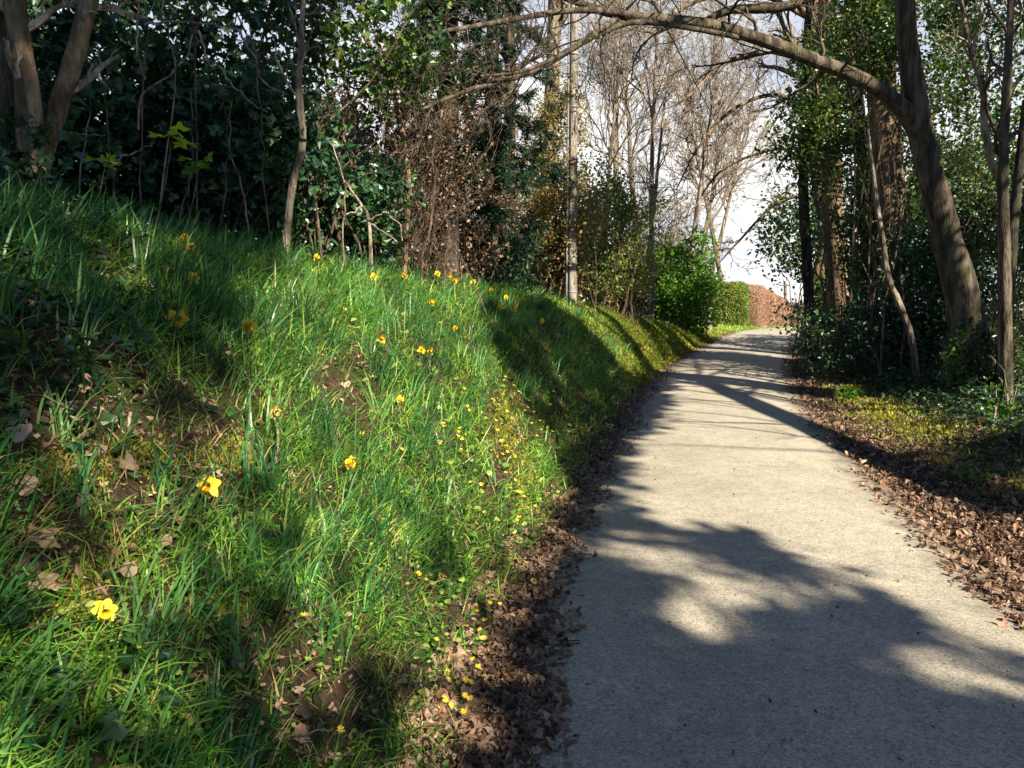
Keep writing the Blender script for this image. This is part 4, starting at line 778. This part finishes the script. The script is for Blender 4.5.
leaves(g, onground(x, y, 0) + np.stack([0 * x, 0 * x, rng.uniform(.01, .10, n)], -1), rng.uniform(.03, .07, n), 'ivy', up=.7)
x, y, u = scatter(52000, lambda y: y * 0 + RE + 1.1, lambda y: y * 0 + RE + 6.5, 6.5, 34, 1.1, lambda x, y, u: np.clip((u - RE - 1.0) * .9 + .5 * bumps(x, y, 1.8), 0, 1)); n = len(x)
leaves(g, onground(x, y, 0) + np.stack([0 * x, 0 * x, rng.uniform(.01, .16, n)], -1), rng.uniform(.04, .08, n) * np.clip(y / 11, .8, 2.5), 'ivy', up=.6)
tag(obj('creeping_ivy', g, MAT['ivy']), 'dark creeping ivy over the right verge and the top of the bank', 'ivy', kind='stuff')
# leaf litter
g = G()
def litter(x, y, s0, s1, dz=.012, kind='oval'):
    n = len(x); leaves(g, onground(x, y, 0) + np.stack([0 * x, 0 * x, rng.uniform(.002, dz * 2, n)], -1), rng.uniform(s0, s1, n), kind, up=.55, crumple=.10)
nl = lambda y: footu(y)
x, y, u = scatter(26000, lambda y: nl(y) - .08, lambda y: nl(y) + .5, 1.9, 30, 1.5, lambda x, y, u: np.clip(1.25 - np.abs(u - nl(y) - .08) / .34 + .25 * bumps(x * 3, y * 3, 2.), 0, 1)); litter(x[::2], y[::2], .015, .035); litter(x[1::2], y[1::2], .03, .06); litter(x[::4], y[::4], .03, .085, kind='lobe5')
x, y, u = scatter(36000, lambda y: y * 0 + RE - .42, lambda y: y * 0 + RE + 2.3, 3.4, 30, 1.4, lambda x, y, u: np.clip((u - RE + .30) / .45 + .3 * bumps(x * 2, y * 2, 2.), 0, 1) * np.clip(1.25 - (u - RE) / 1.1, .22, 1)); litter(x[::2], y[::2], .02, .045); litter(x[1::2], y[1::2], .035, .075); litter(x[::3], y[::3], .03, .095, kind='lobe5')
x, y, u = scatter(9000, lambda y: creu(y) - .8, lambda y: footu(y), 1.0, 20, 1.5, lambda x, y, u: .22 + .78 * bare(x, y)); litter(x, y, .02, .045, .015)
x, y, u = scatter(600, lambda y: y * 0 - 1.2, lambda y: y * 0 + 1.3, 2.2, 22, 1.3); litter(x, y, .012, .03, .006)
tag(obj('leaf_litter', g, MAT['dead']), 'brown fallen leaves drifted along both edges of the lane', 'fallen leaves', kind='stuff')
g = G(); x, y, u = scatter(3200, lambda y: creu(y) - .3, lambda y: footu(y) + .3, 1.1, 16, 1.4, lambda x, y, u: .16 + .6 * bare(x, y)); n = len(x)
leaves(g, onground(x, y, .02), rng.uniform(.018, .048, n), 'lobe5', up=.8, crumple=.06); tag(obj('pale_leaf_litter', g, MAT['dead_pale']), 'pale tan dead leaves scattered on the bank', 'fallen leaves', kind='stuff')
g = G(); x, y, u = scatter(420, lambda y: footu(y) - .4, lambda y: footu(y) + .5, 1.9, 14, 1.4); n = len(x); a = rng.uniform(0, 6.28, n); l = rng.uniform(.05, .22, n); c = onground(x, y, .012)
x2, y2, u2 = scatter(500, lambda y: y * 0 + RE, lambda y: y * 0 + RE + 2.6, 4, 16, 1.4); c = np.concatenate([c, onground(x2, y2, .02)]); a = rng.uniform(0, 6.28, len(c)); l = rng.uniform(.06, .35, len(c))
dd = np.stack([np.cos(a), np.sin(a), rng.normal(0, .1, len(c))], -1); tt_ = np.linspace(-.5, .5, 5); P = c[:, None] + dd[:, None] * (l[:, None] * tt_[None])[..., None] + rng.normal(0, .006, (len(c), 5, 3)); tubes(g, P, np.full((1, 5), .003), 4)
tag(obj('fallen_twig_litter', g, MAT['twig']), 'little broken twigs among the fallen leaves', 'twigs', kind='stuff')

# ================================================================== single things on the bank
def bigleaf(px, py, s, k, depth, mat, name, lab, cat, group=None, tilt=.5, curl=.35, dz=.05):
    tv, tq, tt = lobed(k, depth, rng.uniform(.85, 1.05), 40, 4, curl, .4); P = ground_px(px, py); P = P + [0, 0, dz]
    tv = tv.copy(); tv[:, 1] -= .5; rr = np.linalg.norm(tv[:, :2], axis=1, keepdims=True); tv[:, 2:] += rr * .22 * (np.sin(tv[:, :1] * 14 + px) * np.cos(tv[:, 1:2] * 11 + py)) + rng.normal(0, .008, (len(tv), 1))
    view = nrm(EYE - P); nn = nrm(view * tilt + np.array([.2, 0, 1.]) * (1 - tilt) + rng.normal(0, .18, 3)); a = rng.normal(0, 1, 3); yy = nrm(a - nn * a.dot(nn)); xx = np.cross(yy, nn)
    v = P + s * (tv[:, :1] * xx + tv[:, 1:2] * yy + tv[:, 2:] * nn); g = G(); g.add(v, tq, tt, rng.random())
    b = P - yy * s * .18; st = np.stack([b, b - yy * s * .25 + nn * .01, b - yy * s * .45 - nn * .01]); tubes(g, st[None], np.full((1, 3), .0018), 5)
    return tag(obj(name, g, MAT[mat], None, True, loc=tuple(P)), lab, cat, group)
dead = [(40, 552, .135, 5, .5, 'dead_pale', 'large grey brown lobed dead leaf at the left edge, biggest on the bank'), (18, 450, .075, 3, .3, 'dead_pale', 'pale pink dead leaf in the sun above the big grey one'), (84, 398, .07, 2, .2, 'dead_pale', 'pale folded dead leaf high by the green star shaped leaf'),
        (128, 480, .07, 3, .3, 'dead_pale', 'pinkish sunlit dead leaf on the yellow moss'), (126, 588, .06, 1, .2, 'dead', 'narrow tan dead leaf standing below the moss cushion'), (20, 590, .08, 4, .4, 'dead', 'dark creased dead leaf below the big grey one'),
        (238, 677, .05, 3, .25, 'dead_pale', 'small pale pink dead leaf among lower grass'), (304, 723, .085, 3, .3, 'dead', 'brown squared dead leaf near the bottom edge'), (305, 752, .07, 2, .3, 'dead_pale', 'cream curled dead leaf directly at the bottom edge'),
        (290, 484, .065, 4, .5, 'dead_pale', 'crumpled orange and pale dead leaf in the middle of the bank'), (400, 690, .08, 4, .6, 'dead_pale', 'withered grey leaf by the lower buttercup flowers'), (168, 555, .05, 2, .3, 'dead', 'small dead leaf right of the moss cushion'), (30, 505, .07, 1, .1, 'dead_pale', 'smooth oval tan dead leaf between the pale pink and the big grey one'),
        (345, 392, .07, 2, .3, 'dead_pale', 'sunlit straw coloured dead leaf on the bare ridge'), (45, 600, .09, 4, .5, 'dead', 'second dark lobed dead leaf low at the left edge')]
for d in dead: bigleaf(*d[:6], 'dead_leaf', d[6], 'dead leaf', 'large dead leaves on the bank', tilt=.55)
bigleaf(16, 416, .075, 5, .6, 'bright', 'ivy_leaf', 'bright green star shaped ivy leaf at the left edge', 'ivy leaf', tilt=.6, curl=.1, dz=.05)
bigleaf(70, 420, .07, 5, .5, 'ivy', 'ivy_leaf', 'dark ivy leaf just right of the bright star shaped one', 'ivy leaf', tilt=.6, curl=.1, dz=.04)
# little broken stub, stick
b = ground_px(129, 428); g = G(); tubes(g, np.array([b - [0, 0, .03], b + [.003, 0, .03], b + [.008, 0, .055]])[None], np.array([[.009, .008, .007]]), 8); tag(obj('stick', g, MAT['twig_pale'], None, True, loc=tuple(b)), 'short upright broken stick in the upper left of the bank', 'stick')
b = ground_px(275, 470); g = G(); q = ground_px(273, 425); tubes(g, smooth_path([b + [0, 0, .02], (b + q) / 2 + [0.02, 0, .05], q + [0, 0, .06]], 10)[None], np.full((1, 10), .006), 6); tag(obj('stick', g, MAT['twig_pale'], None, True, loc=tuple(b)), 'thin pale stick leaning below the withered bloom', 'stick')

# daffodils
def daffodil(px, py, label, hgt=None, s=1.0, mats=('petal', 'trumpet'), group='yellow daffodils on the bank', az=None, shut=0.):
    gp = ground_px(px, py + 14); head = at(px, py, gp[1]) if hgt is None else gp + [0, 0, hgt]
    if head[2] - H(head[0], head[1]) < .1: head[2] = H(head[0], head[1]) + .1
    if head[2] - H(head[0], head[1]) > .42: gp = ground_px(px, py); head = gp + np.array([0, 0, .22]); head = at(px, py, gp[1] - .25); head[2] = max(head[2], H(head[0], head[1]) + .12)
    D = np.linalg.norm(head - EYE); b = np.array([head[0] + rng.normal(0, .03), head[1] + rng.normal(0, .03), 0]); b[2] = H(b[0], b[1])
    root = empty('daffodil', b, label, 'daffodil', group)
    az = rng.uniform(-2.6, -.2) if az is None else az; f = nrm(np.array([math.cos(az), math.sin(az), rng.uniform(-.25, .15)])); r = .042 * s
    nk = head - f * .03 * s
    g = G(); tubes(g, smooth_path([b - [0, 0, .02], b * .5 + nk * .5 + rng.normal(0, .012, 3), nk - [0, 0, .02], nk + [0, 0, .004], nk + f * .012], 14)[None], np.linspace(.0034, .0028, 14)[None] * (1 + .06 * D), 6); part('stem', g, MAT['stem'], root, True)
    xx = nrm(np.cross(f, [0, 0, 1.])); yy = np.cross(xx, f)
    for j in range(6):
        a = j * math.pi / 3 + rng.normal(0, .1); d = xx * math.cos(a) + yy * math.sin(a); sd = np.cross(f, d); bk = f * (.25 + shut * .8) + rng.normal(0, .12, 3)
        V = []; 
        for t_, w_ in ((.0, .12), (.3, .36), (.62, .42), (.85, .26), (1.0, .03)):
            c = nk + (d * t_ * (1 - .4 * shut) + bk * t_ * t_ * .6) * r
            V += [c - sd * w_ * r * .8 + f * .05 * r * t_, c - f * .03 * r, c + sd * w_ * r * .8 + f * .05 * r * t_]
        q = [[k * 3 + m, k * 3 + m + 1, k * 3 + m + 4, k * 3 + m + 3] for k in range(4) for m in range(2)]
        g = G(); g.add(V, q, None, rng.random()); part('petal', g, MAT[mats[0]], root, True)
    g = G(); m = 14; a = np.arange(m) * 2 * np.pi / m; V = []
    for k, (z, w_) in enumerate(((0, .22), (.25, .26), (.6, .28), (.82, .34), (.9, .44), (.86, .40), (.55, .24), (.2, .2))):
        rr = np.ones(m) * w_ * r * (1 + (.12 * np.sin(a * 7) if k in (3, 4, 5) else 0)); V.append(nk + f * z * r + rr[:, None] * (np.cos(a)[:, None] * xx + np.sin(a)[:, None] * yy))
    s_ = np.arange(m); q = np.concatenate([np.stack([k * m + s_, k * m + (s_ + 1) % m, (k + 1) * m + (s_ + 1) % m, (k + 1) * m + s_], -1) for k in range(7)]); g.add(np.concatenate(V), q, None, .5); part('trumpet', g, MAT[mats[1]], root, True)
    return root
named = [(178, 327, 'daffodil facing the lane, the larger pale yellow bloom in the shaded upper left', 1.15, -1.2), (251, 331, 'drooping deep yellow daffodil above a fan of leaves, right of the paler one', 1.15, -.5), (207, 501, 'daffodil with orange trumpet beside dark strap leaves, low on the bank', 1.0, -1.5),
         (195, 283, 'small daffodil nodding above the two larger shaded blooms', .9, -.8), (184, 238, 'upper of two daffodils close together in the shade', .8, -1.5), (191, 249, 'lower of two daffodils close together in the shade', .8, -1.2), (155, 211, 'highest and leftmost daffodil, against the dark thicket', .9, -1.4),
         (257, 234, 'daffodil lying flat at the crest below the hanging vines', .9, 0), (283, 237, 'daffodil pair at the crest, upper bloom', .9, -1.2), (318, 257, 'lone daffodil at the crest between the pair and the dead branch', .9, -.4), (107, 639, 'daffodil behind a pale leaf at the lower left', .75, -1.)]
for a in named: daffodil(a[0], a[1], a[2], s=a[3], az=a[4])
for px, py in [(376, 275), (403, 276), (437, 273), (449, 277), (455, 281), (475, 283), (492, 291), (498, 309), (512, 307), (522, 300), (432, 304), (283, 246), (540, 322), (507, 298)]:
    daffodil(px + rng.normal(0, 1), py + rng.normal(0, 1), 'small bright daffodil in the far drift along the crest', s=1.0, group='daffodils in the far drift along the crest')
for px, py in [(421, 350), (430, 352), (456, 328), (381, 340), (402, 400), (352, 470)]:
    daffodil(px, py, 'fading orange daffodil sunk in the sunny grass', s=.95, mats=('petal', 'trumpet'), shut=.35, group='fading daffodils in the sunny grass')
daffodil(277, 420, 'withered cream bloom on a pale stem in mid bank', s=.9, mats=('withered', 'withered'), shut=.3)
daffodil(534, 584, 'withered small bloom near the foot of the bank', s=.6, mats=('withered', 'withered'), shut=.6); daffodil(441, 582, 'withered thin bloom above the lower yellow flowers', s=.6, mats=('withered', 'withered'), shut=.6)

# celandines
def cel_mesh(seed):
    r_ = np.random.default_rng(seed); g = G(); n = 8
    for j in range(n):
        a = j * 2 * np.pi / n + r_.normal(0, .08); d = np.array([math.cos(a), math.sin(a), 0]); s = np.array([-d[1], d[0], 0]); V = []
        for t_, w_, z in ((.12, .08, 0), (.5, .17, .05), (.85, .15, .16), (1.0, .03, .22)): V += [d * t_ - s * w_ + [0, 0, z + .03], d * t_ + [0, 0, z], d * t_ + s * w_ + [0, 0, z + .03]]
        g.add(V, [[k * 3 + m, k * 3 + m + 1, k * 3 + m + 4, k * 3 + m + 3] for k in range(3) for m in range(2)], None, r_.random())
    return g
PM = [cel_mesh(i).mesh('petals', MAT['petal']) for i in range(4)]
gc = G(); u_ = np.arange(8) * np.pi / 4; V = [[0, 0, .16]] + [[.2 * math.cos(a), .2 * math.sin(a), .10] for a in u_] + [[.24 * math.cos(a), .24 * math.sin(a), .0] for a in u_]
gc.add(V, [[1 + i, 9 + i, 9 + (i + 1) % 8, 1 + (i + 1) % 8] for i in range(8)], [[0, 1 + i, 1 + (i + 1) % 8] for i in range(8)], .5); CM = gc.mesh('centre', MAT['trumpet'])
gs = G(); tubes(gs, np.array([[0, 0, 0], [.1, .05, -1.4], [0.3, .1, -2.8], [.35, .2, -4.4]])[None], np.full((1, 4), .07), 5); SM = gs.mesh('stem', MAT['stem'])
def celandine(P, s, label, group, i):
    nn = nrm(np.array([.25, -.35, 1.]) + rng.normal(0, .25, 3)); rot = Vector(nn).to_track_quat('Z', 'Y').to_euler()
    root = empty('celandine', P, label, 'yellow flower', group); root.rotation_euler = rot; root.scale = (s, s, s)
    for nm, me in (('petals', PM[i % 4]), ('centre', CM), ('stem', SM)):
        o = bpy.data.objects.new(nm, me); C.objects.link(o); o.parent = root
own_ = [(276, 607, .0155, 'open star shaped celandine, left of a pair in lower mid bank'), (304, 623, .015, 'open celandine, right of a pair in lower mid bank'), (137, 661, .015, 'sunlit open celandine low at the left beside a pale leaf'), (341, 739, .014, 'single celandine near the bottom edge beside a brown squared leaf'), (437, 642, .013, 'celandine just left of the lower cluster'),
        (402, 449, .016, 'bright small yellow flower in the middle of the sunny grass'), (362, 434, .016, 'small yellow flower left of the bright one in the sunny grass')]
for i, (px, py, s, lab) in enumerate(own_): P = ground_px(px, py + 12) + [0, 0, .07]; celandine(P, s, lab, 'yellow celandines on the bank', i)
low = [(419, 577), (426, 583), (500, 605), (476, 607), (477, 613), (487, 611), (490, 604), (480, 632), (483, 641), (484, 622), (473, 663), (462, 671), (447, 677), (449, 685), (466, 685), (471, 687), (480, 673), (485, 681), (444, 703), (446, 707), (451, 711), (441, 716), (464, 718), (465, 701), (470, 704), (478, 671)]
for i, (px, py) in enumerate(low): P = ground_px(px, py + 12) + [0, 0, .075]; celandine(P, rng.uniform(.013, .017), 'little yellow celandine in the lower cluster at the foot of the bank', 'lower cluster of celandines', i)
up_ = [(424, 455), (353, 470), (441, 488), (470, 490), (481, 492), (484, 520), (519, 498), (528, 514), (519, 524), (517, 527), (535, 512), (540, 505)]
while len(up_) < 96:
    a, b = rng.uniform(425, 610), rng.uniform(360, 525)
    if inpoly(np.array([a]), np.array([b]), [(470, 375), (560, 362), (600, 385), (555, 440), (538, 520), (510, 520), (500, 440), (440, 460), (430, 400)])[0]: up_.append((a, b))
for i, (px, py) in enumerate(up_): P = ground_px(px, py + 4) + [0, 0, .08]; celandine(P, rng.uniform(.014, .019), 'tiny yellow celandine in the drift along the foot of the bank', 'celandine drift up the foot of the bank', i)
# a leafy herb on the right verge
for i, (px, py, s, lab) in enumerate([(847, 399, 1.0, 'bright leafy herb clump at the right lane edge above the moss'), (858, 396, .7, 'smaller leafy herb touching the bright clump'), (968, 480, .7, 'low green herb in the trunk shadow on the right verge')]):
    b = ground_px(px, py + 3); root = empty('leafy_herb', b, lab, 'plant'); k = 14; tips = b + rng.normal(0, .09 * s, (k, 3)) * [1, 1, 0] + np.stack([np.zeros(k), np.zeros(k), rng.uniform(.05, .24, k) * s], -1); t = np.linspace(0, 1, 5)[None, :, None]
    g = G(); tubes(g, b * (1 - t) + tips[:, None] * t, np.full((1, 5), .003), 4); part('stems', g, MAT['stem'], root); g = G(); crown_geo(g, tips, 5, .035, .06 * s, 'round', up=.6); part('leaves', g, MAT['bright'], root)
